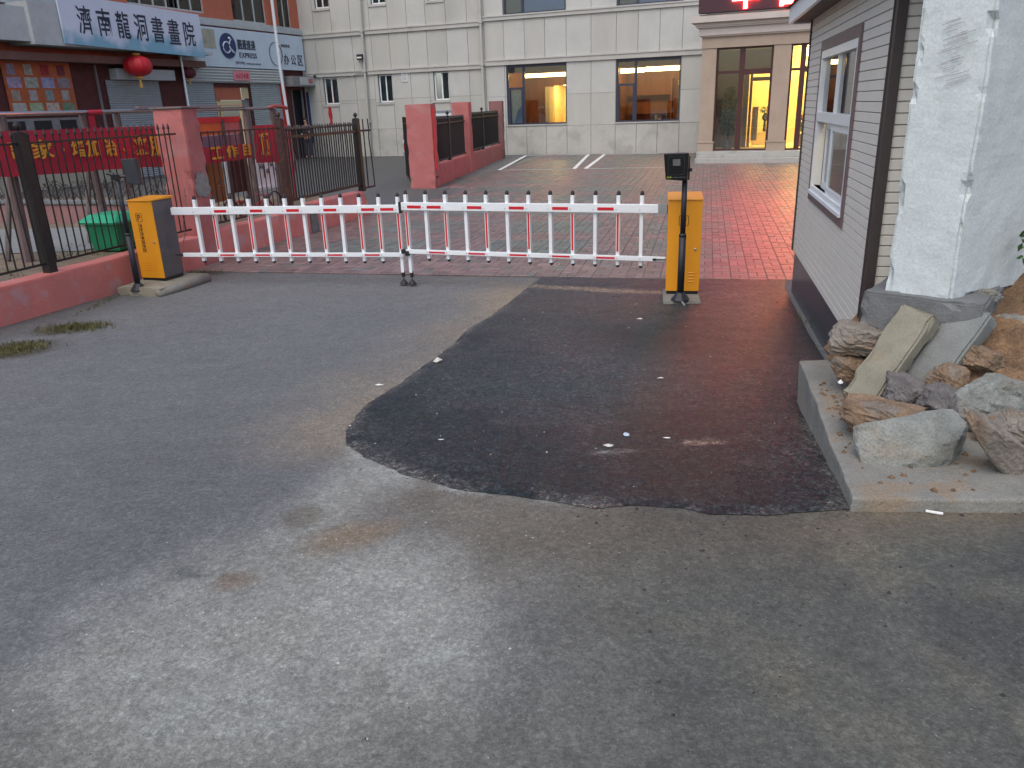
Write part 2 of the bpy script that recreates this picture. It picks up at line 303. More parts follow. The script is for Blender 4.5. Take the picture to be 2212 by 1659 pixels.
def colattr_mat(name, rough=.75, fine=.22, fscale=170, bump=.5, bscale=110, spec=.5, speck=None, agg=None):
    m = bpy.data.materials.new(name); m.use_nodes = True; n = m.node_tree.nodes; L = m.node_tree.links; p = n['Principled BSDF']
    p.inputs['Roughness'].default_value = rough; p.inputs['Specular IOR Level'].default_value = spec
    a = n.new('ShaderNodeAttribute'); a.attribute_name = 'tint'; geo = n.new('ShaderNodeNewGeometry'); out = a.outputs['Color']
    for sc, am in ((fscale, fine), (fscale*.28, fine*.8), (9, .10)):
        n3 = n.new('ShaderNodeTexNoise'); n3.inputs['Scale'].default_value = sc; n3.inputs['Detail'].default_value = 4; n3.inputs['Roughness'].default_value = .7; L.new(geo.outputs['Position'], n3.inputs['Vector'])
        mr = n.new('ShaderNodeMapRange'); mr.inputs[1].default_value = .3; mr.inputs[2].default_value = .7; mr.inputs[3].default_value = 1-am; mr.inputs[4].default_value = 1+am; L.new(n3.outputs['Fac'], mr.inputs[0])
        vm = n.new('ShaderNodeVectorMath'); vm.operation = 'SCALE'; L.new(out, vm.inputs[0]); L.new(mr.outputs[0], vm.inputs['Scale']); out = vm.outputs[0]
    if agg:
        for sc, am in agg:
            va_ = n.new('ShaderNodeTexVoronoi'); va_.inputs['Scale'].default_value = sc; L.new(geo.outputs['Position'], va_.inputs['Vector']); sp_ = n.new('ShaderNodeSeparateColor'); L.new(va_.outputs['Color'], sp_.inputs[0])
            pw_ = n.new('ShaderNodeMath'); pw_.operation = 'POWER'; pw_.inputs[1].default_value = 2.2; L.new(sp_.outputs[1], pw_.inputs[0])
            mr = n.new('ShaderNodeMapRange'); mr.inputs[3].default_value = 1-am*.55; mr.inputs[4].default_value = 1+am*1.3; L.new(pw_.outputs[0], mr.inputs[0])
            vm = n.new('ShaderNodeVectorMath'); vm.operation = 'SCALE'; L.new(out, vm.inputs[0]); L.new(mr.outputs[0], vm.inputs['Scale']); out = vm.outputs[0]
    if speck:
        vo = n.new('ShaderNodeTexVoronoi'); vo.inputs['Scale'].default_value = speck[0]; L.new(geo.outputs['Position'], vo.inputs['Vector'])
        n4 = n.new('ShaderNodeTexNoise'); n4.inputs['Scale'].default_value = 2.5; L.new(geo.outputs['Position'], n4.inputs['Vector'])
        mr = n.new('ShaderNodeMapRange'); mr.inputs[1].default_value = .16; mr.inputs[2].default_value = .08; mr.inputs[3].default_value = 0; mr.inputs[4].default_value = speck[1]; L.new(vo.outputs['Distance'], mr.inputs[0])
        sep = n.new('ShaderNodeSeparateColor'); L.new(vo.outputs['Color'], sep.inputs[0])
        gt = n.new('ShaderNodeMath'); gt.operation = 'GREATER_THAN'; gt.inputs[1].default_value = speck[3]; L.new(sep.outputs[0], gt.inputs[0])
        mu = n.new('ShaderNodeMath'); mu.operation = 'MULTIPLY'; L.new(mr.outputs[0], mu.inputs[0]); L.new(gt.outputs[0], mu.inputs[1])
        mx = n.new('ShaderNodeMix'); mx.data_type = 'RGBA'; L.new(mu.outputs[0], mx.inputs[0]); L.new(out, mx.inputs[6]); mx.inputs[7].default_value = speck[2]+(1,); out = mx.outputs[2]
    L.new(out, p.inputs['Base Color'])
    nb = n.new('ShaderNodeTexNoise'); nb.inputs['Scale'].default_value = bscale; nb.inputs['Detail'].default_value = 6; nb.inputs['Roughness'].default_value = .7; L.new(geo.outputs['Position'], nb.inputs['Vector'])
    bp = n.new('ShaderNodeBump'); bp.inputs['Strength'].default_value = bump; bp.inputs['Distance'].default_value = .008; L.new(nb.outputs['Fac'], bp.inputs['Height']); L.new(bp.outputs[0], p.inputs['Normal'])
    return m
def set_tint(me, col):
    a = me.color_attributes.new('tint', 'FLOAT_COLOR', 'POINT'); a.data.foreach_set('color', np.concatenate([col, np.ones((len(col), 1))], 1).astype(np.float32).ravel())
xs = np.concatenate([[-70,-40,-20,-12,-8,-6.6], np.arange(-6, 4, .032), [4.5,6,10,20,40,70]]); ys = np.concatenate([[-60,-30,-12,-4,-1,.2], np.arange(.8, 11.5, .032), [12,13,15,18,22,28,35,60,110]])
X, Y = np.meshgrid(xs, ys); Z = gz(X, Y)+(vnoise(X, Y, .9, 3)-.5)*.012*(np.abs(X) < 6)-np.where(Y > 8.9, .006, 0)
nx, ny = len(xs), len(ys); idx = np.arange(nx*ny).reshape(ny, nx)
fs = np.stack([idx[:-1, :-1], idx[:-1, 1:], idx[1:, 1:], idx[1:, :-1]], -1).reshape(-1, 4)
me = bpy.data.meshes.new('ground'); me.from_pydata(np.stack([X, Y, Z], -1).reshape(-1, 3).tolist(), [], fs.tolist())
set_tint(me, ground_colour(X.ravel(), Y.ravel())); me.polygons.foreach_set('use_smooth', [True]*len(me.polygons))
me.materials.append(colattr_mat('road_asphalt', .72, .30, 150, .8, 90, .35, (60, .8, (.36, .35, .33), .92), agg=((95, .20), (38, .08))))
tag(link(bpy.data.objects.new('ground', me)), kind='structure')
def zt(x, y): return float(gz(x, y)+(vnoise(x, y, .9, 3)-.5)*.012)

# dark fresh asphalt, a sheet with a ragged edge
SLAB = [(1.32,2.74),(1.74,4.47)]
poly = PATCH+[(1.40,2.95),(1.74,4.47),(2.02,4.6),(2.25,5.2),(2.72,7.2),(3.0,8.35),(3.12,8.60)]
b = []
for i in range(len(poly)):
    p, q = Vector(poly[i]), Vector(poly[(i+1) % len(poly)]); k = max(1, int((q-p).length/.022)); nn = Vector((-(q-p).y, (q-p).x)).normalized()
    amp = .022 if i < 27 else .004
    if i == len(poly)-1: amp = .012
    for j in range(k):
        w = p+(q-p)*(j/k); e = (float(vnoise(w.x, w.y, 5, 3))-.5)*amp*2.2+random.uniform(-1, 1)*amp*.12; b.append(w+nn*e)
inner = []
for x in np.arange(-1.05, 3.2, .05):
    for y in np.arange(2.7, 9.4, .05): inner.append((x+random.uniform(-.012, .012), y+random.uniform(-.012, .012)))
ia = np.array(inner); ok = inside(ia[:, 0], ia[:, 1], [tuple(p) for p in b]) & (pdist(ia[:, 0], ia[:, 1], [tuple(p) for p in b]) > .02); ia = ia[ok]
vin = b+[Vector(p) for p in ia.tolist()]; nb_ = len(b)
r = delaunay_2d_cdt(vin, [], [list(range(nb_))], 1, 1e-5)
vo = np.array([tuple(p) for p in r[0]]); edge = pdist(vo[:, 0], vo[:, 1], [tuple(p) for p in b]); lump = vnoise(vo[:, 0], vo[:, 1], 7, 3)
base_z = gz(vo[:, 0], vo[:, 1])+(vnoise(vo[:, 0], vo[:, 1], .9, 3)-.5)*.012
zz = base_z+.004+np.clip(edge/.05, 0, 1)*.012+np.clip(edge/.1, 0, 1)*(lump-.5)*.012
bm = bmesh.new(); vs = [bm.verts.new((vo[i, 0], vo[i, 1], zz[i])) for i in range(len(vo))]
for f in r[2]: bm.faces.new([vs[i] for i in f])
me = bpy.data.meshes.new('asphalt_patch'); bm.to_mesh(me); bm.free()
x, y = vo[:, 0], vo[:, 1]; c = np.ones((len(x), 3))*np.array([.015, .021, .022]); n1 = vnoise(x, y, 1.6, 4); n2 = vnoise(x+5, y, 6, 3)
def mx_(mask, col):
    global c; c = c*(1-mask[:, None])+np.array(col)*mask[:, None]
mx_(ell(x, y, .45, 5.2, .9, .8)*.5, (.055, .062, .066)); mx_(np.clip((n1-.5)*4, 0, 1)*.35, (.05, .052, .058)); mx_(np.clip((y-6.6)/1.2, 0, 1)*.6, (.062, .056, .058))
mx_(np.clip((x-1.0)/.8, 0, 1)*.5, (.05, .043, .043))
d = pdist(x+(n1-.5)*.1, y+(n2-.5)*.08, [(.25,8.76),(.6,8.62),(1.18,8.36),(1.6,8.2)], False); mx_(np.clip(1.4-d/.09, 0, 1)*.9, (.24, .18, .125))
mx_(ell(x, y, 2.1, 8.0, .35, .14)*np.clip((n2-.3)*3, 0, 1)*.7, (.20, .19, .18))
d = pdist(x, y, [tuple(p) for p in b[:int(nb_*.55)]], False); mx_(np.clip(1-d/.10, 0, 1)*np.clip((n2-.38)*5, 0, 1)*.7, (.13, .12, .105)); mx_(np.clip((vnoise(x, y, 2.4, 5)-.55)*6, 0, 1)*.35, (.06, .058, .056))
mx_(ell(x, y, .95, 3.66, .13, .035)*np.clip((n2-.2)*3, 0, 1)*.8, (.22, .17, .13)); mx_(ell(x, y, .5, 3.55, .09, .035)*.5, (.22, .21, .20)); mx_(ell(x, y, .33, 2.93, .04, .02)*.4, (.2, .2, .2))
set_tint(me, c); me.materials.append(colattr_mat('fresh_asphalt', .43, .75, 110, .9, 80, .36, (80, .7, (.17, .17, .165), .80), agg=((85, .85), (33, .35))))
me.polygons.foreach_set('use_smooth', [True]*len(me.polygons))
tag(link(bpy.data.objects.new('asphalt_patch', me)), kind='structure')

# ------------------------------------------------------------------ frames of the place
ZL = -.45
A_O, A_R = (.16, 34.45, 0), R(-22.0)          # office facade, x along it, y into it
B_O, B_R = (-8.88, 38.10, 0), R(68.0)         # shop row
W_O, W_R = (-4.66, 9.33, 0), R(73.44)         # left boundary wall
R_O, R_R = (-1.81, 21.37, 0), R(81.0)         # right boundary wall
P_O = (6.12, 26.07, 0)                        # porch, same turn as the office
K_O, K_R = (2.14, 4.63, 0), R(76.64)          # guard hut, y towards the road
V_O, V_R = (3.12, 8.63, 0), R(-14.0)          # brick pavement
def loc_of(pt, O, a):
    dx, dy = pt[0]-O[0], pt[1]-O[1]; return dx*math.cos(a)+dy*math.sin(a), -dx*math.sin(a)+dy*math.cos(a)
def world(O, a, x, y, z=0): return (O[0]+x*math.cos(a)-y*math.sin(a), O[1]+x*math.sin(a)+y*math.cos(a), z)

# brick pavement
pav = bpy.data.objects.new('pavement', None); link(pav); pav['kind'] = 'structure'; pav.location = (V_O[0], V_O[1], 0); pav.rotation_euler = (0, 0, V_R)
cells = []
c_ = .2
for j in range(0, 135):
    for i in range(-38, 42):
        wx, wy, _ = world(V_O, V_R, (i+.5)*c_, (j+.5)*c_)
        if loc_of((wx, wy), A_O, A_R)[1] > -.05: continue
        a, b2 = loc_of((wx, wy), R_O, R_R)
        if a > -.5 and b2 > -.12: continue
        a2, b3 = loc_of((wx, wy), W_O, W_R)
        if a2 < 7.2 and b3 > -.02: continue
        if a2 >= 7.2 and a <= -.5 and b3 > -.4: continue
        px, py = loc_of((wx, wy), P_O, A_R)
        if px > 0 and py > .1: continue
        cells.append((i, j))
PV, PF, PC = [], [], []; near = []
def brick_tint(x, y):
    u = (x+.35+.5*(vnoise(x, y, .3, 1)-.5)) % 2.3; v = (y+1.5) % 2.05; red = u < .75 or v < .72 or y < .6
    h = random.random()
    if random.random() < .07: red = not red
    if red: base = np.array([.20, .125, .115])*(.72+.55*h)
    else: base = np.array([.125, .14, .125])*(.7+.6*h)
    w = float(vnoise(x+30, y, .45, 3)); base = base*(1-.35*w)+np.array([.15, .145, .13])*.35*w
    return base
for (i, j) in cells:
    hor = (i+j) % 2 == 0
    for k in range(2):
        g = .0025
        if hor: x0, x1, y0, y1 = i*c_, (i+1)*c_, j*c_+k*.1, j*c_+k*.1+.1
        else: x0, x1, y0, y1 = i*c_+k*.1, i*c_+k*.1+.1, j*c_, (j+1)*c_
        x0 += g; x1 -= g; y0 += g; y1 -= g
        dz = random.uniform(-.002, .002); t = [random.uniform(-.0012, .0012) for _ in range(4)]; top = ZL+.012
        col = brick_tint((x0+x1)/2, (y0+y1)/2)
        if j < 4 and -7.3 < i*c_ < .2 and len(near) < 300: near.append((x0, x1, y0, y1, dz, col, hor)); continue
        bI = len(PV); bv = .0022
        PV += [(x0, y0, top-.02), (x1, y0, top-.02), (x1, y1, top-.02), (x0, y1, top-.02), (x0+bv, y0+bv, top+dz+t[0]), (x1-bv, y0+bv, top+dz+t[1]), (x1-bv, y1-bv, top+dz+t[2]), (x0+bv, y1-bv, top+dz+t[3])]
        PF += [(bI+4, bI+5, bI+6, bI+7), (bI, bI+1, bI+5, bI+4), (bI+1, bI+2, bI+6, bI+5), (bI+2, bI+3, bI+7, bI+6), (bI+3, bI, bI+4, bI+7)]
        PC += [col]*8
brick_m = colattr_mat('brick', .40, .16, 90, .3, 70, .75)
me = bpy.data.meshes.new('bricks'); me.from_pydata(PV, [], PF); set_tint(me, np.array(PC)); me.materials.append(brick_m)
o = link(bpy.data.objects.new('bricks', me), pav); o['kind'] = 'stuff'
for (x0, x1, y0, y1, dz, col, hor) in near:
    bv = .004; hx, hy = (x1-x0)/2, (y1-y0)/2
    me = bpy.data.meshes.new('brick'); me.from_pydata([(-hx, -hy, -.05), (hx, -hy, -.05), (hx, hy, -.05), (-hx, hy, -.05), (-hx, -hy, -.005), (hx, -hy, -.005), (hx, hy, -.005), (-hx, hy, -.005), (-hx+bv, -hy+bv, 0), (hx-bv, -hy+bv, 0), (hx-bv, hy-bv, 0), (-hx+bv, hy-bv, 0)], [],
        [(8, 9, 10, 11), (0, 1, 5, 4), (1, 2, 6, 5), (2, 3, 7, 6), (3, 0, 4, 7), (4, 5, 9, 8), (5, 6, 10, 9), (6, 7, 11, 10), (7, 4, 8, 11)])
    set_tint(me, np.array([col]*12)); me.materials.append(brick_m); ob = link(bpy.data.objects.new('brick', me), pav)
    ob.location = ((x0+x1)/2, (y0+y1)/2, ZL+.012+dz); ob.rotation_euler = (random.uniform(-.008, .008), random.uniform(-.008, .008), random.uniform(-.01, .01))
MB().add([(-7.5, 0.0, ZL+.002), (8.2, 0.0, ZL+.002), (8.2, 27, ZL+.002), (-2.5, 27, ZL+.002), (-2.5, 9.5, ZL+.002), (-5.2, 6.0, ZL+.002)], [(0, 1, 2, 3, 4, 5)]).build('joint_sand', mat('sand', (.12, .10, .085), .95, .2, 10), pav)
# parking bays
pk = bpy.data.objects.new('parking_markings', None); link(pk); pk['kind'] = 'structure'
def stripe(p, q, w):
    p, q = Vector(p), Vector(q); n = Vector((-(q-p).y, (q-p).x)).normalized()*w/2; z = ZL+.022
    MB().add([(p-n).to_tuple()+(z,), (q-n).to_tuple()+(z,), (q+n).to_tuple()+(z,), (p+n).to_tuple()+(z,)], [(0, 1, 2, 3)]).build('painted_line', M['paintline'], pk)
FL, FR, BL, BR = (-.18, 26.02), (2.19, 25.47), (.91, 33.35), (3.39, 32.6); GL, GR, CL, CR = (2.54, 25.36), (5.2, 24.8), (4.0, 32.3), (6.0, 31.5)
for p, q, w in [((-1.0, 26.2), FL, .03), (FL, (2.19, 25.47), .10), (FL, BL, .13), (FR, BR, .13), (BL, BR, .16), (GL, GR, .10), (GL, CL, .13), (CL, CR, .16)]: stripe(p, q, w)

# ------------------------------------------------------------------ office building
off = thing('office_building', 'pale grey panelled office building with string courses and a stone entrance porch', 'building', A_O, A_R)
def subtract(r, h):   # rectangle minus rectangle
    x0, x1, z0, z1 = r; a0, a1, c0, c1 = h
    if a1 <= x0 or a0 >= x1 or c1 <= z0 or c0 >= z1: return [r]
    o = []
    if c0 > z0: o.append((x0, x1, z0, c0))
    if c1 < z1: o.append((x0, x1, c1, z1))
    zz0, zz1 = max(z0, c0), min(z1, c1)
    if a0 > x0: o.append((x0, a0, zz0, zz1))
    if a1 < x1: o.append((a1, x1, zz0, zz1))
    return o
def carve(rects, holes):
    for h in holes: rects = [q for r in rects for q in subtract(r, h)]
    return rects
BW = [(.05, 2.62, .76, 3.06), (4.66, 7.14, .76, 3.06)]
UW = [(.02, 2.6, 4.94, 6.9), (4.66, 7.15, 4.94, 6.9)]
SW = [(-8.80, -8.08, 1.84, 2.97), (-5.98, -5.30, 1.84, 2.97), (-3.28, -2.58, 1.84, 2.97)]
SU = [(-8.83, -8.12, 5.78, 6.9), (-6.02, -5.32, 5.75, 6.9), (-3.30, -2.64, 5.70, 6.8)]
holes = BW+UW+SW+SU
core = MB()
for (x0, x1, z0, z1) in carve([(-9.75, 13.5, ZL-.1, 9.0)], [h for h in holes]+[(8.2, 13.5, ZL-.1, 2.9)]): core.box(x0, x1, .03, .28, z0, z1)
core.build('wall', M['joint'], off)
JL = [-9.75, -9.0, -8.09, -7.12, -6.17, -5.28, -4.37, -3.49, -2.56, -1.61, -.98]; JR = [-.86, -.02, .88, 1.74, 2.63, 3.64, 4.64, 5.49, 6.32, 7.17, 8.0]
rowsL = [(ZL, .73), (.73, 1.97), (1.97, 2.99), (3.19, 4.60), (4.80, 6.2), (6.2, 7.6)]; rowsR = [(ZL, .68), (.68, 1.88), (1.88, 3.08), (3.30, 4.76), (4.94, 6.3), (6.3, 7.6)]
g = .008
def panels(J, rows, y0=0.):
    for (z0, z1) in rows:
        for a, b_ in zip(J[:-1], J[1:]):
            for (x0, x1, c0, c1) in carve([(a, b_, z0, z1)], holes):
                if x1-x0 < .06 or c1-c0 < .06: continue
                dy = random.uniform(-.002, .002)
                MB().box(x0+g, x1-g, y0+dy, y0+.03, c0+g*.6, c1-g*.6).build('panel', M['panelbase'] if z0 < 0 else (M['panel'] if random.random() < .6 else M['panel2']), off)
panels(JL, rowsL); panels(JR, rowsR)
box('pilaster', M['band'], off, -1.0, -.86, -.05, .03, ZL, 7.6)
for (a, b_, z0, z1) in [(-9.75, -1.0, 2.99, 3.19), (-9.75, -1.0, 4.60, 4.80), (-.86, 8.3, 3.08, 3.30), (-.86, 8.3, 4.76, 4.94), (-9.75, 8.3, 7.6, 7.85)]:
    m = MB().box(a, b_, -.07, .03, z0, z1); m.box(a-.01, b_+.01, -.10, -.07, z1-.05, z1); m.build('string_course', M['band'], off)
box('parapet', M['band'], off, -9.75, 13.5, -.05, .3, 9.0, 9.2)
# big lit windows with their rooms
def big_window(x0, x1, z0, z1, frame, mull, sash, paned, name='window'):
    f = MB(); w = .055; y0, y1 = .06, .13
    for a in [(x0, x0+w*1.3, z0, z1), (x1-w*.8, x1, z0, z1), (x0+w*1.3, x1-w*.8, z0, z0+w), (x0+w*1.3, x1-w*.8, z1-w*1.8, z1), (mull-.05, mull+.05, z0+w, z1-w*1.8)]: f.box(a[0], a[1], y0, y1, a[2], a[3])
    if sash:
        f.box(x0+w*1.3, mull-.05, y0, y1, sash-.05, sash+.03)
        for a in [(x0+w*1.3, x0+w*1.3+.06, z0+w, sash-.05), (mull-.11, mull-.05, z0+w, sash-.05)]: f.box(a[0], a[1], y0-.02, y1-.01, a[2], a[3])
    o = f.build(name, frame, off)
    for a in [(x0+w*1.3, mull-.05, z0+w, z1-w*1.8), (mull+.05, x1-w*.8, z0+w, z1-w*1.8)]: box('pane', paned, o, a[0], a[1], .09, .1, a[2], a[3])
    box('sill', M['band'], o, x0-.02, x1+.02, -.03, .055, z0-.05, z0-.004)
    return o
big_window(*BW[0], M['bluewin'], .78, 2.18, M['glass']); big_window(*BW[1], M['bluewin'], 5.42, 2.15, M['glass'])
for (x0, x1, z0, z1) in UW: o = big_window(x0, x1, z0, z1, M['bluewin'], x0+.78, None, M['glassdark']); box('blind_or_reflection', mat('bluereflect', (.07, .25, .75), .8, .15, 2), o, x0+.8, x1, .2, .22, z0, z1); box('blind_or_reflection', M['dark'], o, x0, x0+.78, .2, .22, z0, z1)  # blue board paints the panes' bluish reflection; dark board for the dark pane
room = MB()
for (x0, x1) in [(-.3, 3.3), (4.3, 7.8)]:
    room.box(x0, x1, 3.6, 3.65, -.05, 3.0) if x0 > 1 else room.box(x0, .9, 3.6, 3.65, -.05, 3.0).box(1.75, x1, 3.6, 3.65, -.05, 3.0).box(.9, 1.75, 3.6, 3.65, 2.3, 3.0)
    room.box(x0-.05, x0, .3, 3.65, -.05, 3.0); room.box(x1, x1+.05, .3, 3.65, -.05, 3.0)
room.build('room_wall', M['wood'], off)
m = MB()
for (x0, x1) in [(-.3, 3.3), (4.3, 7.8)]: m.box(x0, x1, .3, 3.6, 2.98, 3.03)
m.box(.6, 2.6, 3.65, 6, 2.4, 2.45).build('ceiling', M['cream'], off)
m = MB()
for (x0, x1) in [(-.3, 3.3), (4.3, 7.8)]: m.box(x0, x1, .3, 6., -.08, -.03)
m.build('floor', M['wood'], off)
m = MB().box(.6, 2.6, 5.9, 6, 0, 2.4).box(.55, .6, 3.66, 6, 0, 2.4).box(2.6, 2.65, 3.66, 6, 0, 2.4); m.build('corridor_wall', M['cream'], off)
box('corridor_lamp', M['warm'], off, 1.0, 2.0, 4.2, 5.0, 2.32, 2.38)
box('room_lamp', M['tube'], off, .15, 3.2, 1.7, 1.85, 2.62, 2.76); box('room_lamp', M['tube'], off, 4.4, 5.35, 1.7, 1.85, 2.62, 2.78); box('room_lamp', M['tube'], off, 5.45, 7.6, 1.7, 1.85, 2.64, 2.80)
box('blind_or_reflection', mat('blind_or_reflection', (.07, .03, .022), .8), off, -.2, 3.2, .5, .52, 2.78, 3.0); box('blind_or_reflection', M['wood'], off, 4.3, 7.8, .5, .52, 2.80, 3.0)
d_ = box('open_door', M['cream'], off, .72, .9, 2.9, 3.6, 0, 2.25)
sh = MB().box(1.9, 3.2, 3.3, 3.6, 0, .9).box(1.9, 3.2, 3.25, 3.6, 1.3, 1.34).box(1.9, 3.2, 3.25, 3.6, 1.85, 1.89)
sh.build('shelf', M['wood'], off)
sh = MB().box(4.4, 6.2, 3.2, 3.55, 1.0, 1.04).box(4.4, 6.2, 3.2, 3.55, 1.75, 1.8).box(6.2, 6.26, 3.2, 3.55, 0, 2.4).box(4.4, 6.2, 1.2, 1.9, .66, .72); sh.build('shelf', M['wood'], off)
box('inner_door_frame', M['cream'], off, 6.45, 7.5, 3.5, 3.58, 2.1, 2.3); box('inner_door', M['gray'], off, 6.45, 7.5, 3.52, 3.58, 0, 2.1)
for k, (x, c) in enumerate([(5.9, 'cream'), (6.05, 'cream')]): box('desk_item', M[c], off, x, x+.09, 1.5, 1.6, .72, .98 if k == 0 else .86)
# curtains of the left sash: pale with a blue piece
box('curtain', mat('curtain', (.55, .6, .62), .9), off, .14, .70, .16, .2, .8, 2.12)
MB().prism([(.3, .82), (.70, .82), (.70, 1.55), (.45, 1.3)], .13, .15).build('blue_cloth', mat('bluecloth', (.06, .2, .5), .8), off)
# small windows
def small_window(x0, x1, z0, z1, openness=0):
    f = MB(); w = .055
    for a in [(x0, x0+w, z0, z1), (x1-w, x1, z0, z1), (x0+w, x1-w, z0, z0+w), (x0+w, x1-w, z1-w, z1), ((x0+x1)/2-w/2, (x0+x1)/2+w/2, z0+w, z1-w)]: f.box(a[0], a[1], .10, .16, a[2], a[3])
    o = f.build('window', M['upvc'], off); mid = (x0+x1)/2
    for k, a in enumerate([(x0+w, mid-w/2), (mid+w/2, x1-w)]):
        if openness and k == 0: continue
        box('pane', M['glassdark'], o, a[0], a[1], .125, .135, z0+w, z1-w)
    box('sill', M['band'], o, x0-.12, x1+.04, -.04, .09, z0-.10, z0-.005)
    box('backing', mat('blindg', (.16, .20, .20), .8), o, x0, x1, .22, .24, z0-.2, z1+.2) if not openness else box('backing', M['gray'], o, mid, x1, .22, .24, z0-.2, z1+.2)
for i, r_ in enumerate(SW+SU): small_window(*r_, openness=(i == 2))
box('curtain', M['gray'], off, -8.78, -8.5, .3, .34, 1.85, 2.96)
v = MB().box(-4.80, -4.50, -.03, .03, 2.96, 2.99).box(-4.80, -4.78, -.03, .03, 2.66, 2.96).box(-4.52, -4.50, -.03, .03, 2.66, 2.96).box(-4.80, -4.5, -.03, .03, 2.64, 2.66)
vo_ = v.build('wall_vent', M['upvc'], off)
for k in range(5): box('slat', M['upvc'], vo_, -4.78, -4.52, -.025, -.01, 2.675+k*.056, 2.70+k*.056)
for (x, xb, zt_, zb) in [(-6.42, -6.58, 7.6, -.3), (-.93, -.93, 7.6, ZL)]:
    m = MB().tube([(x, -.16, zt_), (xb, -.16, zb)], .055, 10)
    for z in (1.0, 3.1, 4.7, 6.2): m.box(x+(xb-x)*(zt_-z)/(zt_-zb)-.075, x+(xb-x)*(zt_-z)/(zt_-zb)+.075, -.23, 0, z, z+.10)
    m.build('downpipe', M['band'], off)
# porch: steps, plinths, columns, lintel, cornice
pr = Matrix.Translation(Vector(P_O)-Vector(A_O)); 
px0, py0 = loc_of(P_O, A_O, A_R)
def pb(x0, x1, y0, y1, z0, z1): return (px0+x0, px0+x1, py0+y0, py0+y1, z0, z1)
MB().box(*pb(0, 9, 0, 5.4, ZL-.05, -.28)).box(*pb(0, 9, .32, 5.4, -.28, -.10)).build('step', M['graystep'], off, .012)
for cx0, cx1 in [(0, .44), (2.16, 2.66), (4.5, 5.0), (7.0, 7.5)]:
    c = MB().box(*pb(cx0, cx1, .65, 1.1, .20, 3.02)).build('column', M['stonebeige'], off)
    MB().box(*pb(cx0-.035, cx1+.035, .61, 1.12, -.10, .155)).box(*pb(cx0-.055, cx1+.055, .59, 1.13, .155, .20)).build('plinth', M['stonebeige'], c, .006)
MB().box(*pb(-.02, 9, .62, 1.15, 3.0, 3.32)).box(*pb(0, .3, 1.1, 5.5, -.1, 3.32)).build('lintel', M['stonebeige'], off)
co = MB()
for (o_, z0, z1) in [(-.02, 3.32, 3.36), (.02, 3.36, 3.58), (.10, 3.58, 3.62), (.13, 3.62, 3.72), (.26, 3.72, 3.90), (.05, 3.90, 3.96)]: co.box(*pb(-.08-o_, 9, .52-o_, 5.5, z0, z1))
co.build('cornice', M['cornice'], off, .008)
pd = pb(0, 0, 0, 0, 0, 0)
def glazing(x0, x1, z0, z1, mul, tr1, tr2):
    w = .05; y0, y1 = .80, .9; f = MB()
    for a in [(x0, x0+w, z0, z1), (x1-w*1.6, x1, z0, z1), (x0+w, x1-w*1.6, z0, z0+w), (x0+w, x1-w*1.6, z1-w, z1), (mul-.08, mul+.08, z0+w, z1-w)]: f.box(*pb(a[0], a[1], y0, y1, a[2], a[3]))
    f.box(*pb(x0+w, mul-.08, y0, y1, tr1-.04, tr1+.04)); f.box(*pb(mul+.08, x1-w*1.6, y0-.02, y1, tr2-.08, tr2+.08))
    o = f.build('glazed_screen', M['brownwin'], off)
    for a in [(x0+w, mul-.08, z0+w, tr1-.04), (x0+w, mul-.08, tr1+.04, z1-w), (mul+.08, x1-w*1.6, z0+w, tr2-.08), (mul+.08, x1-w*1.6, tr2+.08, z1-w)]: box('pane', M['glass'], o, *pb(a[0], a[1], .845, .855, a[2], a[3]))
    MB().lathe([(0, 0), (.03, 0), (.03, .05), (0, .05)], 8, (px0+x1-.12, py0+.76, z0+.95)).build('door_handle', M['steel'], o)
glazing(.44, 2.16, -.10, 3.0, 1.22, 2.28, 2.27); glazing(2.66, 4.5, -.10, 3.0, 3.02, 2.28, 2.27); glazing(5.0, 7.0, -.10, 3.0, 6.0, 2.28, 2.27)
# lobby
lb = MB().box(*pb(.3, 1.30, 2.6, 2.7, -.1, 3.0)).box(*pb(2.12, 2.5, 2.6, 2.7, -.1, 3.0)).box(*pb(1.30, 2.12, 2.6, 2.7, 2.40, 3.0)).box(*pb(2.5, 2.62, .95, 2.7, -.1, 3.0)); lb.build('lobby_wall', M['stonebeige'], off)
lb = MB().box(*pb(1.0, 9, 4.9, 5.0, -.1, 3.0)).box(*pb(8.9, 9, .9, 5, -.1, 3.0)).box(*pb(.9, 1.0, 2.72, 5.0, -.1, 3.0)); lb.build('hall_wall', M['cream'], off)
box('hall_floor', M['cream'], off, *pb(.3, 9, .9, 5, -.105, -.09)); box('hall_ceiling', M['cream'], off, *pb(.3, 9, .9, 5.2, 3.0, 3.05))
f = MB().box(*pb(1.34, 1.42, 2.52, 2.6, -.1, 2.38)).box(*pb(2.0, 2.1, 2.52, 2.6, -.1, 2.38)).box(*pb(1.42, 2.0, 2.52, 2.6, 2.02, 2.14)); f.build('inner_door_frame', M['wood'], off)
box('hall_lamp', M['warm'], off, *pb(1.45, 2.05, 3.3, 4.2, 2.86, 2.94)); box('hall_lamp', M['warm'], off, *pb(3.0, 8.5, 2.0, 2.5, 2.86, 2.94)); box('hall_lamp', M['warm'], off, *pb(2.8, 8.5, 4.2, 4.6, 2.80, 2.90))
box('reception_desk', M['cream'], off, *pb(1.4, 2.0, 3.6, 4.0, -.09, .35)); box('curtain', M['gray'], off, *pb(1.42, 1.62, 3.0, 3.1, .1, 1.2))
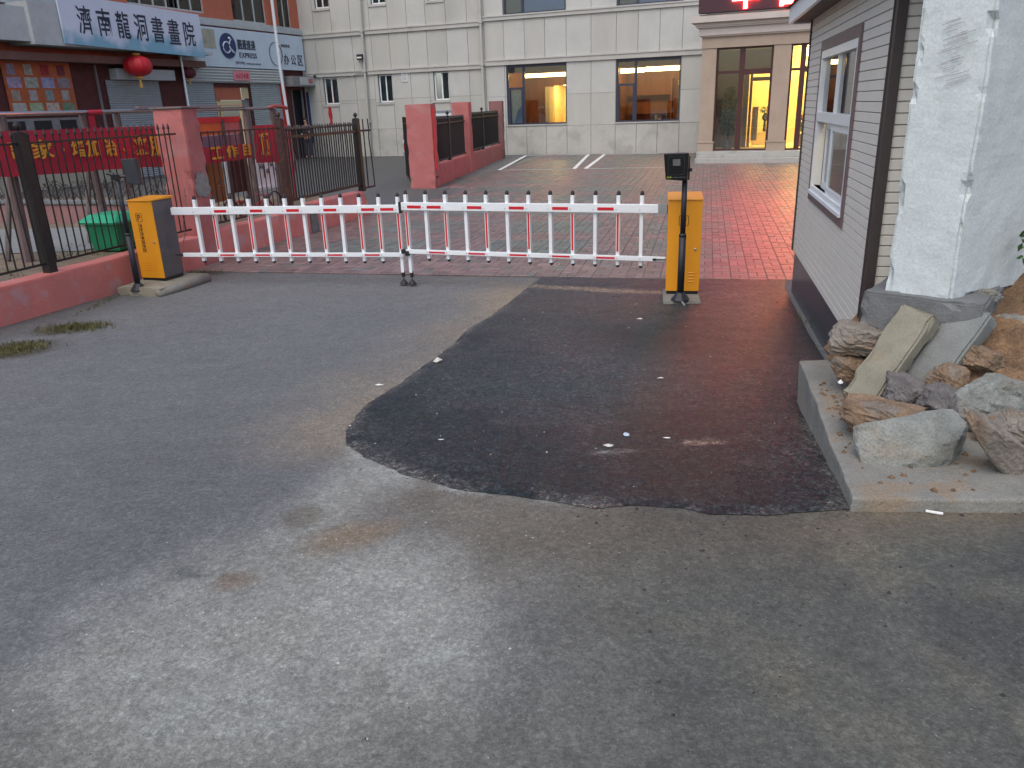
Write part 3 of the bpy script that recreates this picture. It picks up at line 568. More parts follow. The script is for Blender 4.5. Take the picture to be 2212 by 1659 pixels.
# entrance sign with its lit letters
sg = thing('entrance_sign', 'dark purple shop sign above the porch with glowing red characters', 'sign', (P_O[0], P_O[1], 0), A_R)
box('sign_board', mat('ledboard', (.05, .012, .02), .5), sg, -.12, 5.2, .30, .62, 3.99, 5.25)
lettering('lettering', '华', M['neon'], sg, .86, 1.66, 4.03, 5.0, .28, .03, .03); lettering('lettering', '韵', M['neon'], sg, 2.2, 3.05, 4.02, 5.0, .28, .03, .03)
for x in (3.3,): lettering('lettering', '华', M['neon'], sg, x, x+.96, 4.03, 5.0, .28, .03, .03)  # repeat of both letters, unseen behind the hut, added for the red glow
lettering('lettering', '韵', M['neon'], sg, 4.52, 5.15, 4.02, 5.0, .28, .03, .03)
# plants in the lobby
def leafy(mb, n, c, r, h, s):
    for _ in range(n):
        t = random.uniform(0, 6.28); q = random.random()**.5; z = random.random(); wd = r*(.35+.65*math.sin(math.pi*min(1, z*.8+.15)))
        p = Vector((c[0]+wd*q*math.cos(t), c[1]+wd*q*math.sin(t), c[2]+z*h)); a = Vector([random.gauss(0, 1) for _ in range(3)]).normalized(); b_ = a.cross(Vector([random.gauss(0, 1) for _ in range(3)])).normalized()
        mb.add([p-a*s, p+b_*s*.45, p+a*s, p-b_*s*.45], [(0, 1, 2, 3)])
pt = thing('potted_tree', 'tall bushy green potted tree behind the left pane of the entrance', 'plant', world(P_O, A_R, .82, 1.5, -.09))
m = MB(); leafy(m, 700, (0, 0, .45), .30, 1.5, .06); m.build('crown', M['leaf'], pt, fix=False); MB().tube([(0, 0, .2), (.02, 0, 1.6)], .025, 6).build('trunk', M['trunk'], pt); MB().lathe([(0, 0), (.14, 0), (.19, .3), (.17, .3), (.15, .27), (0, .27)], 12).build('pot', M['gray'], pt)
pt = thing('vase_plant', 'small vase with sprigs seen in the yellow hall behind the glass door', 'plant', world(P_O, A_R, 1.80, 3.75, .36))
m = MB(); leafy(m, 60, (0, 0, .62), .2, .2, .05); m.build('leaves', M['leaf'], pt, fix=False); MB().lathe([(0, 0), (.06, 0), (.04, .35), (.10, .42), (.11, .52), (.05, .6), (.06, .63)], 12).build('vase', M['dark'], pt)
pt = thing('orange_flowers', 'flowering plant with orange blooms behind the second glazed bay', 'plant', world(P_O, A_R, 3.15, 2.4, -.09))
m = MB(); leafy(m, 200, (0, 0, .5), .22, .5, .06); m.build('leaves', M['leaf'], pt, fix=False); m = MB(); leafy(m, 60, (0, 0, .85), .2, .3, .05); m.build('flowers', mat('flower', (.8, .2, .03), .6), pt, fix=False); MB().lathe([(0, 0), (.12, 0), (.17, .4), (0, .4)], 12).build('pot', M['gray'], pt)
# things fixed to the office wall
fl = thing('floodlight', 'small dark floodlight clamped to the downpipe of the office wall', 'lamp', world(A_O, A_R, -6.62, -.22, 3.62), A_R)
MB().box(-.14, .14, -.10, .02, -.02, .20).build('housing', M['darkmetal'], fl, .01); MB().box(-.11, .11, -.115, -.102, .04, .10).build('lens', M['paper'], fl); MB().box(-.08, .08, -.06, .06, -.14, -.03).build('bracket', M['gray'], fl)
cc = thing('security_camera', 'small black camera under the string course beside the shop corner', 'camera', world(A_O, A_R, -9.15, -.1, 3.05), A_R)
MB().lathe([(0, -.06), (.05, -.04), (.06, 0), (.05, .04), (0, .05)], 10).build('dome', M['blackpl'], cc); MB().box(-.02, .02, -.02, .1, .04, .07).build('bracket', M['gray'], cc)
cab = MB().tube([tuple(world(A_O, A_R, x, -.12, 3.02-.22*math.sin(math.pi*(x+9.1)/2.6)*1.0+(x+9.1)*.06)) for x in np.linspace(-9.1, -6.5, 12)], .012, 5).build('cable', M['gray']); tag(cab, 'thin cable sagging between the small camera and the downpipe', 'cable')
rs = thing('red_paper', 'narrow red paper strip pasted on the office wall right of the dark doorway', 'poster', world(A_O, A_R, -8.62, -.03, .9), A_R)
MB().prism([(-.05, 0), (.13, 0), (.10, .25), (.14, .5), (.10, .8), (-.02, .84), (-.06, .5), (.0, .25)], -.012, 0).build('sheet', M['banner'], rs)

# ------------------------------------------------------------------ shop row at the left
sb = thing('shop_building', 'terracotta shop row with roller shutters, a canopy and dark upper windows', 'building', B_O, B_R)
uw = [(-9.6, -5.93, 5.16, 7.2), (-4.33, -2.25, 5.03, 7.2), (-1.42, -.55, 4.98, 7.2)]
dh = [(-6.0, -3.95, ZL, 2.57), (-1.1, -.12, ZL, 2.48)]
MBw = MB()
for r_ in carve([(-24, .25, 3.3, 9)], uw): MBw.box(r_[0], r_[1], 0, .3, r_[2], r_[3])
MBw.build('upper_wall', M['terracotta'], sb)
m = MB()
for r_ in carve([(-24, -1.55, .95, 3.3), (-1.55, .25, ZL, 3.3)], dh): m.box(r_[0], r_[1], 0.004, .3, r_[2], r_[3])
m.build('lower_wall', M['darkred'], sb)
m = MB()
for r_ in carve([(-24, -1.55, ZL-.1, .95)], dh): m.box(r_[0], r_[1], -.02, .3, r_[2], r_[3])
m.build('plinth_wall', M['creamwall'], sb)
box('pilaster', M['redpaint'], sb, -1.95, -1.55, -.03, .0, ZL, 2.8); box('side_wall', M['panel'], sb, -.12, .3, -.02, 0, ZL, 3.3)
MB().box(-24, .05, -.16, 0, 4.76, 4.93).box(-24, .05, -.10, 0, 4.93, 5.02).build('sill_band', M['canopy'], sb)
for (x0, x1, z0, z1) in uw:
    n = max(2, int(round((x1-x0)/.62))); f = MB().box(x0, x1, .05, .12, z0, z0+.07)
    for k in range(n+1): xx = x0+(x1-x0)*k/n; f.box(xx-.025, xx+.025, .05, .12, z0+.07, z1)
    o = f.build('window', M['shutterw'], sb)
    for k in range(n): box('pane', M['glassdark'], o, x0+(x1-x0)*k/n+.025, x0+(x1-x0)*(k+1)/n-.025, .08, .09, z0+.07, z1)
    box('backing', M['gray'], o, x0, x1, .5, .55, z0-.1, z1)
def rolled(name, x0, x1, z0, z1, y, m_, step, depth=.03, parent=sb):
    b_ = MB(); z = z0
    while z < z1-.01:
        zz1 = min(z+step, z1); b_.add([(x0, y, z), (x1, y, z), (x1, y-depth, z+step*.5), (x0, y-depth, z+step*.5), (x1, y, zz1), (x0, y, zz1)], [(0, 1, 2, 3), (3, 2, 4, 5)]); z += step
    return b_.build(name, m_, parent, fix=False)
box('shutter_housing_back', M['gray'], sb, -7.6, -1.75, -.12, 0, 2.72, 3.28); rolled('shutter_housing', -7.6, -1.75, 2.74, 3.26, -.13, M['shutterw'], .105, .04)
rolled('roller_shutter', -7.65, -6.07, ZL, 2.72, -.02, M['shutter'], .08); rolled('roller_shutter', -3.9, -1.97, ZL, 2.72, -.02, M['shutter'], .08)
box('doorway_back', M['cream'], sb, -6.1, -3.9, 1.6, 1.65, ZL, 2.7)
f = MB().box(-6.0, -5.9, .02, .1, ZL, 2.05).box(-4.6, -4.5, .02, .1, ZL, 2.05).box(-5.9, -4.6, .02, .1, 1.9, 2.05).box(-5.82, -5.75, .0, .02, ZL, 1.9); f.build('door_frame', M['cream'], sb)
box('transom_panel', M['terracotta'], sb, -6.0, -4.45, .05, .08, 2.1, 2.57); box('transom_panel', M['cream'], sb, -4.35, -3.97, .05, .08, 2.15, 2.57)
box('side_panel', M['gray'], sb, -4.4, -3.95, .1, .13, ZL, 2.1)
box('entry_canopy', M['gray'], sb, -1.6, .2, -.5, -.02, 2.62, 3.04); box('entry_canopy_face', M['shutterw'], sb, -1.1, .2, -.52, -.5, 2.68, 3.0); box('canopy_label', M['pink'], sb, -.5, -.2, -.53, -.52, 2.75, 2.95)
box('door_recess', M['dark'], sb, -1.1, -.12, .25, .3, ZL, 2.48); f = MB().box(-1.14, -1.1, -.02, .1, ZL, 2.5).box(-.34, -.28, .02, .1, ZL, 2.5); f.build('door_jamb', M['gray'], sb)
box('meter_box', M['navy'], sb, -.1, .0, -.1, -.02, .2, 2.4)
MB().tube([(-2.0, -.2, 7.5), (-2.0, -.2, 3.2), (-1.85, -.25, ZL)], .065, 10).build('downpipe', M['upvc'], sb)
# first shop under the canopy
MB().box(-14.25, -6.95, -1.0, 0, 3.62, 3.72).box(-14.25, -7.4, -1.0, -.92, 3.72, 4.75).box(-14.25, -14.17, -.92, 0, 3.72, 4.75).box(-14.17, -7.4, -.92, 0, 4.68, 4.75).build('canopy', M['canopy'], sb)
MB().box(-24, -14.25, -.85, 0, 3.7, 4.6).build('canopy_extension', M['canopy'], sb)
box('beam', M['beam'], sb, -24, -6.9, -.55, -.05, 3.22, 3.44)
box('counter_window_frame', M['gray'], sb, -15.2, -12.35, -.05, -.02, 1.05, 1.62)
for k in range(3): box('counter_window', M['dark'], sb, -15.0+k*.9, -14.4+k*.9, -.06, -.05, 1.12, 1.55)
box('couplet', M['banner'], sb, -12.1, -11.85, -.03, 0, 1.0, 1.65); box('thin_pipe', M['gray'], sb, -11.5, -11.46, -.08, 0, .4, 3.2)
rolled('roller_shutter', -11.15, -8.85, ZL, 2.75, -.02, M['shutter'], .07); box('shutter_box', M['canopy'], sb, -10.9, -8.3, -.32, 0, 2.76, 3.10)
pn = thing('poster_board', 'orange shop-front board pasted with sixteen pictures under the canopy', 'poster board', world(B_O, B_R, -14.75, -.05, 1.72), B_R)
box('panel', mat('orangeboard', (.40, .10, .03), .6, .2, 5), pn, 0, 2.3, 0, .03, 0, 1.5)
pc = [(.25, .22, .3), (.35, .33, .28), (.3, .02, .03), (.15, .03, .04), (.33, .28, .40), (.32, .34, .30), (.28, .28, .42), (.25, .20, .22), (.3, .25, .2), (.35, .33, .33), (.2, .27, .27), (.3, .3, .28), (.35, .36, .33), (.30, .40, .24), (.42, .36, .30), (.14, .22, .14)]
for i in range(16):
    r_, c__ = divmod(i, 4); wd = .26 if r_ in (0, 2) else .44; x0 = .08+c__*.56+(.06 if wd < .3 else 0); z1 = 1.42-r_*.36
    box('picture', mat('pic', pc[i], .6, .35, 9), pn, x0, x0+wd, -.012, 0, z1-.30, z1)
pp = thing('white_pole', 'thin white pole between the canopy and the express office', 'pole', world(B_O, B_R, -8.2, -.62, ZL)); MB().tube([(0, 0, 0), (0, 0, 4.0)], .035, 8).build('shaft', M['upvc'], pp)
# sign boards
s1 = thing('calligraphy_sign', 'white and blue banner board with seven black calligraphic characters on the canopy', 'sign', world(B_O, B_R, 0, -1.05, 0), B_R)
bm_ = mat('skyboard', (.56, .62, .72), .6, .04, 1.5)
n = bm_.node_tree.nodes; L = bm_.node_tree.links; p_ = n['Principled BSDF']; g1 = n.new('ShaderNodeNewGeometry'); sx = n.new('ShaderNodeSeparateXYZ'); L.new(g1.outputs['Position'], sx.inputs[0])
nz = n.new('ShaderNodeTexNoise'); nz.inputs['Scale'].default_value = 1.6; nz.inputs['Detail'].default_value = 6; L.new(g1.outputs['Position'], nz.inputs['Vector'])
ad = n.new('ShaderNodeMath'); ad.operation = 'MULTIPLY_ADD'; ad.inputs[1].default_value = -1.6; L.new(nz.outputs['Fac'], ad.inputs[0]); L.new(sx.outputs['Z'], ad.inputs[2])
mr = n.new('ShaderNodeMapRange'); mr.inputs[1].default_value = 2.9; mr.inputs[2].default_value = 3.35; mr.inputs[3].default_value = .85; mr.inputs[4].default_value = 0; L.new(ad.outputs[0], mr.inputs[0])
mx = n.new('ShaderNodeMix'); mx.data_type = 'RGBA'; L.new(mr.outputs[0], mx.inputs[0]); src = p_.inputs['Base Color'].links[0].from_socket; L.new(src, mx.inputs[6]); mx.inputs[7].default_value = (.12, .34, .46, 1); L.new(mx.outputs[2], p_.inputs['Base Color'])
MB().hexa([(-13.3, -.03, 3.68), (-7.45, -.03, 3.52), (-7.45, .02, 3.52), (-13.3, .02, 3.68), (-13.3, -.03, 5.05), (-7.5, -.03, 4.93), (-7.5, .02, 4.93), (-13.3, .02, 5.05)]).build('board', bm_, s1)
for k, ch in enumerate('濟南龍洞書畫院'):
    x0 = -12.72+k*.725; lettering('character', ch, M['ink'], s1, x0, x0+.52, 3.98-.02*k, 4.78-.02*k, -.034, .006, .008)
s2 = thing('express_sign', 'pale blue express office sign with round navy logo over the shutters', 'sign', world(B_O, B_R, 0, -.16, 0), B_R)
box('board', M['signwhite'], s2, -7.75, -.12, 0, .12, 3.30, 4.70); box('plain_board_end', M['creamwall'], s2, -7.1, -5.75, -.012, 0, 3.95, 4.62)
MB().lathe([(0, 0), (.46, 0), (.46, .02), (0, .02)], 32).build('logo_disc', M['navy'], s2).matrix_local = Matrix.Translation((-5.08, -.005, 4.08)) @ Matrix.Rotation(R(90), 4, 'X')
m = MB()
for (cx, cz, r_, a0, a1) in [(-5.18, 4.02, .2, 40, 330), (-4.75, 4.1, .26, 120, 250)]:
    m.tube([(cx+r_*math.cos(R(t)), -.03, cz+r_*math.sin(R(t))) for t in np.linspace(a0, a1, 14)], .028, 6)
m.tube([(-4.98, -.03, 4.0), (-4.72, -.03, 3.8)], .028, 6); m.tube([(-5.0, -.03, 4.32), (-4.96, -.03, 4.38)], .05, 8); m.build('logo_mark', M['signwhite'], s2)
lettering('lettering', '圆通速递', M['ink'], s2, -4.50, -3.42, 3.98, 4.36, -.004, .008, .02); lettering('lettering', 'EXPRESS', M['ink'], s2, -4.46, -3.40, 3.68, 3.87, -.004, .008, .012)
lettering('lettering', '(00100)', M['ink'], s2, -4.75, -4.2, 3.40, 3.54, -.004, .006); lettering('lettering', 'www.yto.net.cn', M['ink'], s2, -4.1, -3.2, 3.40, 3.50, -.004, .006)
MB().tube([(-2.12+.42*math.cos(t), -.01, 3.9+.46*math.sin(t)) for t in np.linspace(0, 2*math.pi, 33)], .016, 5, False).build('ring_mark', M['ink'], s2)
for k, ch in enumerate('办公区'): lettering('character', ch, M['ink'], s2, -1.62+k*.5, -1.25+k*.5, 3.50, 3.92, -.004, .008, .012)
lettering('lettering', '圆通速递', M['ink'], s2, -1.7, -1.1, 4.2, 4.32, -.004, .006)
s3 = thing('notice_strip', 'small pink notice fixed on the ribbed shutter housing', 'notice', world(B_O, B_R, 0, -.19, 0), B_R)
box('plate', mat('pinkplate', (.62, .22, .26), .6), s3, -5.0, -4.02, 0, .015, 2.82, 3.18); lettering('lettering', '小心下水道', M['banner'], s3, -4.9, -4.12, 2.9, 3.1, -.002, .006, .01)
# lanterns
def lantern(loc, lab, sc, ms):
    t = thing('lantern', lab, 'lantern', loc)
    pr_ = [(0, -.34)]+[(.42*math.cos(a)**.8, .30*math.sin(a)) for a in np.linspace(-1.3, 1.3, 13)]+[(0, .34)]
    b_ = MB(); nseg = 28
    b_.lathe([(r_*sc, z*sc) for r_, z in pr_], nseg)
    for i, vv in enumerate(b_.v):
        k = i % nseg; f_ = 1 if k % 2 == 0 else .965; b_.v[i] = (vv[0]*f_, vv[1]*f_, vv[2])
    b_.build('shade', ms, t); MB().lathe([(.10*sc, .28*sc), (.12*sc, .36*sc), (0, .37*sc)], 12).lathe([(0, -.37*sc), (.12*sc, -.36*sc), (.10*sc, -.28*sc)], 12).build('cap', M['gold2'], t)
    MB().tube([(0, 0, -.36*sc), (0, 0, -.62*sc)], [.03*sc, .06*sc], 6).build('tassel', M['gold2'], t); MB().tube([(0, 0, .36*sc), (0, 0, .5*sc)], .008, 4).build('cord', M['ink'], t)
lantern(world(B_O, B_R, -10.42, -.8, 3.16), 'round red paper lantern hanging under the canopy edge', 1.08, M['lantern'])
lantern(world(B_O, B_R, -7.75, -.45, 3.02), 'dark maroon lantern hanging by the white pole', .62, mat('maroon', (.10, .012, .02), .7))

# ------------------------------------------------------------------ left boundary wall, pier, fences
lw = thing('boundary_wall', 'low pink rendered wall running from the left edge past the barrier to the yard entrance', 'wall', W_O, W_R)
def rough_box(name, m, parent, x0, x1, y0, y1, z0, z1, step=.12, amp=.006, seed=0, chip=0., top_in=0.):
    bm = bmesh.new(); bmesh.ops.create_cube(bm, size=1)
    for v in bm.verts: v.co = Vector((x0+(v.co.x+.5)*(x1-x0), y0+(v.co.y+.5)*(y1-y0), z0+(v.co.z+.5)*(z1-z0)))
    bmesh.ops.bevel(bm, geom=bm.edges[:], offset=min(.012, (y1-y0)*.1), segments=2, affect='EDGES')
    for ax, lo, hi in ((0, x0, x1), (1, y0, y1), (2, z0, z1)):
        k = int((hi-lo)/step)
        for i in range(1, k+1):
            co = [0, 0, 0]; no = [0, 0, 0]; co[ax] = lo+(hi-lo)*i/(k+1); no[ax] = 1
            bmesh.ops.bisect_plane(bm, geom=bm.verts[:]+bm.edges[:]+bm.faces[:], plane_co=co, plane_no=no)
    from mathutils import noise
    for v in bm.verts:
        p = v.co+Vector((seed*7.1, seed*3.3, seed)); d = noise.noise_vector(p*3.)*amp+noise.noise_vector(p*11.)*amp*.5
        edge = sum(1 for a, lo, hi in ((v.co.x, x0, x1), (v.co.y, y0, y1), (v.co.z, z0, z1)) if min(abs(a-lo), abs(a-hi)) < .02)
        if edge >= 2 and chip:
            q = noise.noise(p*9.+Vector((4, 4, 4)))
            c0 = Vector(((x0+x1)/2, (y0+y1)/2, v.co.z)); dd = (c0-v.co); dd.z = 0
            if q > .12: d += dd.normalized()*chip*(q-.12)*3
        if top_in and v.co.z > (z0+z1)/2: d.x += ((x0+x1)/2-v.co.x)*top_in
        v.co += d
    me = bpy.data.meshes.new(name); bm.to_mesh(me); bm.free(); me.materials.append(m)
    return link(bpy.data.objects.new(name, me), parent)
rough_box('wall', M['pinkwall'], lw, -9, 1.62, 0, .25, ZL-.15, -.05, .15, .010, 1, .02)
rough_box('wall', M['pinkwall'], lw, 1.97, 4.55, -.005, .24, ZL-.15, -.03, .15, .010, 2, .02)
w_ = MB().hexa([(4.78, 0, ZL-.1), (7.02, 0, ZL-.1), (7.02, .25, ZL-.1), (4.78, .25, ZL-.1), (4.78, 0, .03), (6.62, 0, .03), (6.62, .25, .03), (4.78, .25, .03)]).build('wall', M['pinkwall'], lw, .015)
rough_box('pier_stub', M['footing'], lw, 4.56, 4.78, -.02, .26, ZL-.1, .0, .1, .008, 3)
pl = thing('boundary_pier', 'tall square pink pier with a grey cement scar behind the left barrier cabinet', 'pillar', W_O, W_R)
rough_box('shaft', M['pink'], pl, 1.62, 1.96, -.012, .46, ZL-.1, 1.62, .12, .010, 5, .02)
def blotch(name, m, parent, plane_fn, cx, cz, rx, rz, seed, n=26):
    rnd = random.Random(seed); pts = [plane_fn(cx+rx*math.cos(t)*(1+rnd.uniform(-.28, .28)), cz+rz*math.sin(t)*(1+rnd.uniform(-.28, .28))) for t in [2*math.pi*k/n for k in range(n)]]
    return MB().add(pts, [tuple(range(n))]).build(name, m, parent, fix=False)
blotch('cement_scar', M['cement'], pl, lambda a, b_: (a, -.024, b_), 1.79, .62, .15, .18, 3)
MB().box(1.60, 1.98, -.03, .48, 1.615, 1.635).build('top_crust', M['footing'], pl, .004)
# fences on the wall
def fence(label, cat, x0, x1, ztop, zbot, pitch_, bar, over, railr, m, y=.12, posts=(), stub=None, spear=True, ext=.0):
    t = thing('iron_fence', label, cat, W_O, W_R)
    MB().box(x0-ext, x1+ext, y-railr, y+railr, ztop-railr, ztop+railr).build('rail', m, t); MB().box(x0-ext, x1+ext, y-railr, y+railr, zbot-railr, zbot+railr).build('rail', m, t)
    b_ = MB().tube([(0, 0, zbot), (0, 0, ztop+over)], bar, 6)
    if spear: b_.lathe([(bar, ztop+over), (bar*2.1, ztop+over+.012), (bar*1.9, ztop+over+.03), (0, ztop+over+.085)], 6)
    src = None; n_ = int(round((x1-x0)/pitch_))
    for k in range(1, n_):
        x = x0+(x1-x0)*k/n_+random.uniform(-.004, .004)
        if src is None: src = b_.build('bar', m, t); src.location = (x, y+railr*.4, 0); o = src
        else: o = src.copy(); link(o, t); o.location = (x, y+railr*.4, 0)
        o.rotation_euler = (random.uniform(-.004, .004), random.uniform(-.007, .007), 0)
    for (px_, r_, zt_) in posts:
        p_ = MB().box(px_-r_, px_+r_, y-r_, y+r_, zbot-.13, zt_).build('post', m, t, .004)
        MB().lathe([(0, 0), (r_*1.15, 0), (r_*1.15, .015), (.012, .025), (.012, .035), (.034, .05), (.04, .075), (.034, .10), (.012, .115), (0, .13)], 12, (px_, y, zt_)).build('finial', m, p_)
    return t
fence('thin black bar fence with a stout ball-topped post left of the barrier cabinet', 'fence', -9, 1.58, 1.30, .05, .105, .0085, .06, .011, M['iron'], posts=[(-.84, .052, 1.40), (-4.4, .052, 1.40)], spear=True)
f2 = fence('thin rusty bar fence between the tall pink pier and the dark gate post', 'fence', 2.0, 4.06, 1.29, .05, .125, .009, .02, .012, M['rustiron'], posts=[(4.12, .055, 1.42)], spear=False)
f3 = fence('heavy black picket fence with spear tips on the sloped end of the pink wall', 'fence', 4.22, 6.78, 1.14, .14, .088, .014, .10, .022, M['iron'], posts=[(6.83, .055, 1.36)])
m = MB().tube([(6.9, .12, 1.14), (7.42, .12, 1.14)], .02, 6).tube([(6.9, .12, .06), (7.42, .12, .06)], .02, 6).tube([(7.12, .12, .06), (7.12, .12, 1.36)], .014, 6).tube([(7.34, .12, 1.36), (7.36, .12, 1.15), (7.33, .12, 1.0), (7.38, .12, .6), (7.42, .12, .06)], .013, 6)
m.build('stub_panel', M['iron'], f3)

# ------------------------------------------------------------------ yard behind the wall
def wpt(s, o, z=0): return world(W_O, W_R, s, o, z)
yd = MB().add([wpt(-9, .25, -.06), wpt(6.6, .25, -.06), wpt(6.4, 7, -.06), wpt(5, 30, -.06), wpt(-9, 30, -.06)], [(0, 1, 2, 3, 4)]).build('yard_ground', M['dirt'], fix=False); tag(yd, kind='structure')
pth = MB().add([(-11, 10.05, -.05), (-5.4, 9.98, -.05), (-4.75, 12.3, -.05), (-6.3, 12.3, -.05), (-11, 12.6, -.05)], [(0, 1, 2, 3, 4)]).build('yard_path', M['path'], fix=False); tag(pth, kind='structure')
gr = MB()
for _ in range(1500):
    s, o = random.uniform(-6, 1.6), random.uniform(.3, 1.5); x, y, z = wpt(s, o, -.06)
    if vnoise(np.array([x]), np.array([y]), 2.2, 2)[0] < .52: continue
    a = random.uniform(0, 6.28); h = random.uniform(.015, .05); gr.add([(x, y, z), (x+.012*math.cos(a), y+.012*math.sin(a), z), (x+random.uniform(-.02, .02), y+random.uniform(-.02, .02), z+h)], [(0, 1, 2)])
tag(gr.build('yard_grass', M['grass'], fix=False), kind='stuff')
pw = thing('planter_wall', 'low faded pink planter wall with a pale cap across the yard behind the bin', 'wall', (-8.8, 13.5, 0), math.atan2(-.85, 2.6))
rough_box('wall', M['pinkfade'], pw, -3, 4.4, 0, .2, -.1, .24, .3, .01, 9); rough_box('cap', M['footing'], pw, -3, 4.4, -.03, .26, .24, .29, .3, .012, 10)
hd = MB(); leafy(hd, 900, (0, 0, 0), .1, .1, .01)
hd = MB()
for _ in range(260):
    x0 = random.uniform(-2.8, 4.2); y0 = random.uniform(.2, .8); p = Vector((x0, y0, .2)); 
    for k in range(3):
        q = p+Vector((random.uniform(-.12, .12), random.uniform(-.1, .1), random.uniform(.05, .16))); hd.tube([p, q], .006, 3, False); p = q
    if random.random() < .5: a = Vector((random.uniform(-1, 1), random.uniform(-1, 1), 1)).normalized()*.05; hd.add([p, p+Vector((.03, .01, .02)), p+a], [(0, 1, 2)])
o = hd.build('hedge_twigs', mat('twig', (.07, .06, .055), .9, .3, 20), None, fix=False); o.location = (-8.8, 13.5, 0); o.rotation_euler = (0, 0, math.atan2(-.85, 2.6)); tag(o, kind='stuff')
# posts with the steel handrail
hr = thing('handrail', 'steel tube handrail with a red end cap carried on weathered brown posts in the yard', 'railing', W_O, W_R)
MB().tube([(-9, 1.0, 1.60), (5.5, 1.0, 1.605)], .026, 12).build('rail', M['steel'], hr, smooth=True)
MB().tube([(5.28, 1.0, 1.61), (5.45, 1.0, 1.635), (5.7, 1.0, 1.63), (5.86, 1.0, 1.60)], .032, 10).build('end_cap', mat('capred', (.34, .06, .05), .5), hr, smooth=True)
MB().tube([(1.08, 1.0, 1.60), (1.32, 1.0, 1.602)], .031, 10).build('red_tape', M['banner'], hr)
MB().box(2.0, 4.6, .97, 1.03, 1.65, 1.66).build('strip', M['pink'], hr)
for k, (s, r_, tl) in enumerate([(-5.2, .05, .05), (-2.9, .05, -.04), (-.18, .06, -.10), (1.02, .045, .05), (1.62, .045, -.06), (4.6, .06, -.05), (5.42, .065, -.03)]):
    MB().tube([(s+tl, 1.02, -.1), (s+tl*.4, 1.03, .8), (s, 1.02, 1.6)], [r_*1.15, r_, r_*.9], 9).build('post', M['post'], hr)
for s0, s1 in [(-.3, .15), (1.0, 1.35)]: MB().tube([(s0, 1.3, -.05), (s1, 1.35, 1.3)], .035, 7).build('brace', M['trunk'], hr)
rp = thing('red_banner_edge', 'slim bright red banner edge at the far end of the yard handrail', 'post', wpt(6.15, 1.2, -.1)); MB().box(-.035, .035, -.03, .03, .55, 1.40).box(-.02, .02, -.02, .02, 0, .55).build('shaft', mat('dullred', (.30, .02, .03), .7), rp)  # edge of a red banner, shaped as a narrow upright
def cloth(name, parent, pts_top, pts_bot, m, thick=.006, n=60, wav=.012):
    V, Fc = [], []
    for i in range(n+1):
        t = i/n; a = Vector(pts_top[0]).lerp(Vector(pts_top[1]), t); b_ = Vector(pts_bot[0]).lerp(Vector(pts_bot[1]), t); b_.z += .006*math.sin(t*23)+.004*math.sin(t*61)
        for k in range(5):
            p = a.lerp(b_, k/4); p.y += wav*math.sin(t*31+k*.6)*(.4+k/6); V.append(p)
    for i in range(n):
        for k in range(4): q = i*5+k; Fc.append((q, q+1, q+6, q+5))
    o = MB().add(V, Fc).build(name, m, parent, smooth=False, fix=False); s_ = o.modifiers.new('s', 'SOLIDIFY'); s_.thickness = .002; return o
bn = thing('red_banner', 'long red cloth banner with yellow characters hung under the handrail left of the pier', 'banner', W_O, W_R)
cloth('cloth', bn, [(-6.0, .93, 1.46), (2.40, .93, 1.40)], [(-6.0, .93, 1.12), (2.33, .93, .84)], M['banner'], n=140)
for ch, a, b_, z0, z1 in [('信', -.86, -.60, 1.13, 1.36), ('言', -.29, -.08, 1.12, 1.33), ('家', .02, .33, 1.09, 1.31), ('·', .46, .50, 1.16, 1.20), ('增', .61, .83, 1.07, 1.29), ('加', .85, 1.07, 1.06, 1.28), ('治', 1.15, 1.37, 1.05, 1.27), ('、', 1.48, 1.52, 1.08, 1.14), ('来', 1.68, 1.97, 1.03, 1.27), ('朋', 2.0, 2.28, .99, 1.27)]:
    lettering('character', ch, M['gold'], bn, a, b_, z0, z1, .905, .004, .02)
b2 = thing('red_banner', 'short red banner piece with yellow characters below the poster panes, right of the pier', 'banner', W_O, W_R)
cloth('cloth', b2, [(2.6, .93, 1.05), (4.50, .93, 1.05)], [(2.6, .93, .79), (4.50, .93, .82)], M['banner'], n=30, wav=.006)
for ch, a, b_ in [('工', 3.34, 3.66), ('作', 3.74, 4.08), ('目', 4.2, 4.42)]: lettering('character', ch, M['gold'], b2, a, b_, .86, 1.045, .915, .004, .025)
b3 = thing('red_banner', 'tall red banner piece with one yellow character between the two brown posts', 'banner', W_O, W_R)
cloth('cloth', b3, [(4.64, .95, 1.33), (5.44, .95, 1.33)], [(4.60, .95, .72), (5.44, .95, .68)], M['banner'], n=20, wav=.008); lettering('character', '顶', M['gold'], b3, 4.74, 5.03, .82, 1.2, .925, .004, .02)
ds = thing('display_stand', 'orange and pink notice stand with a dark base panel behind the rusty fence', 'notice board', W_O, W_R)
box('header', M['redpaint'], ds, 3.6, 5.2, 1.55, 1.60, 1.40, 1.49); box('orange_sheet', mat('orsheet', (.62, .12, .03), .6), ds, 3.6, 4.62, 1.56, 1.60, 1.2, 1.40); box('pink_sheet', mat('pksheet', (.5, .12, .12), .5), ds, 4.70, 5.15, 1.56, 1.60, 1.2, 1.40)
box('violet_sheet', mat('visheet', (.20, .13, .17), .4), ds, 3.6, 4.62, 1.57, 1.60, .95, 1.19); box('violet_sheet', mat('visheet2', (.22, .13, .17), .4), ds, 4.70, 5.15, 1.57, 1.60, .95, 1.19)
for s in (4.66, 5.18): box('stand_post', M['post'], ds, s-.03, s+.03, 1.54, 1.61, -.1, 1.45)
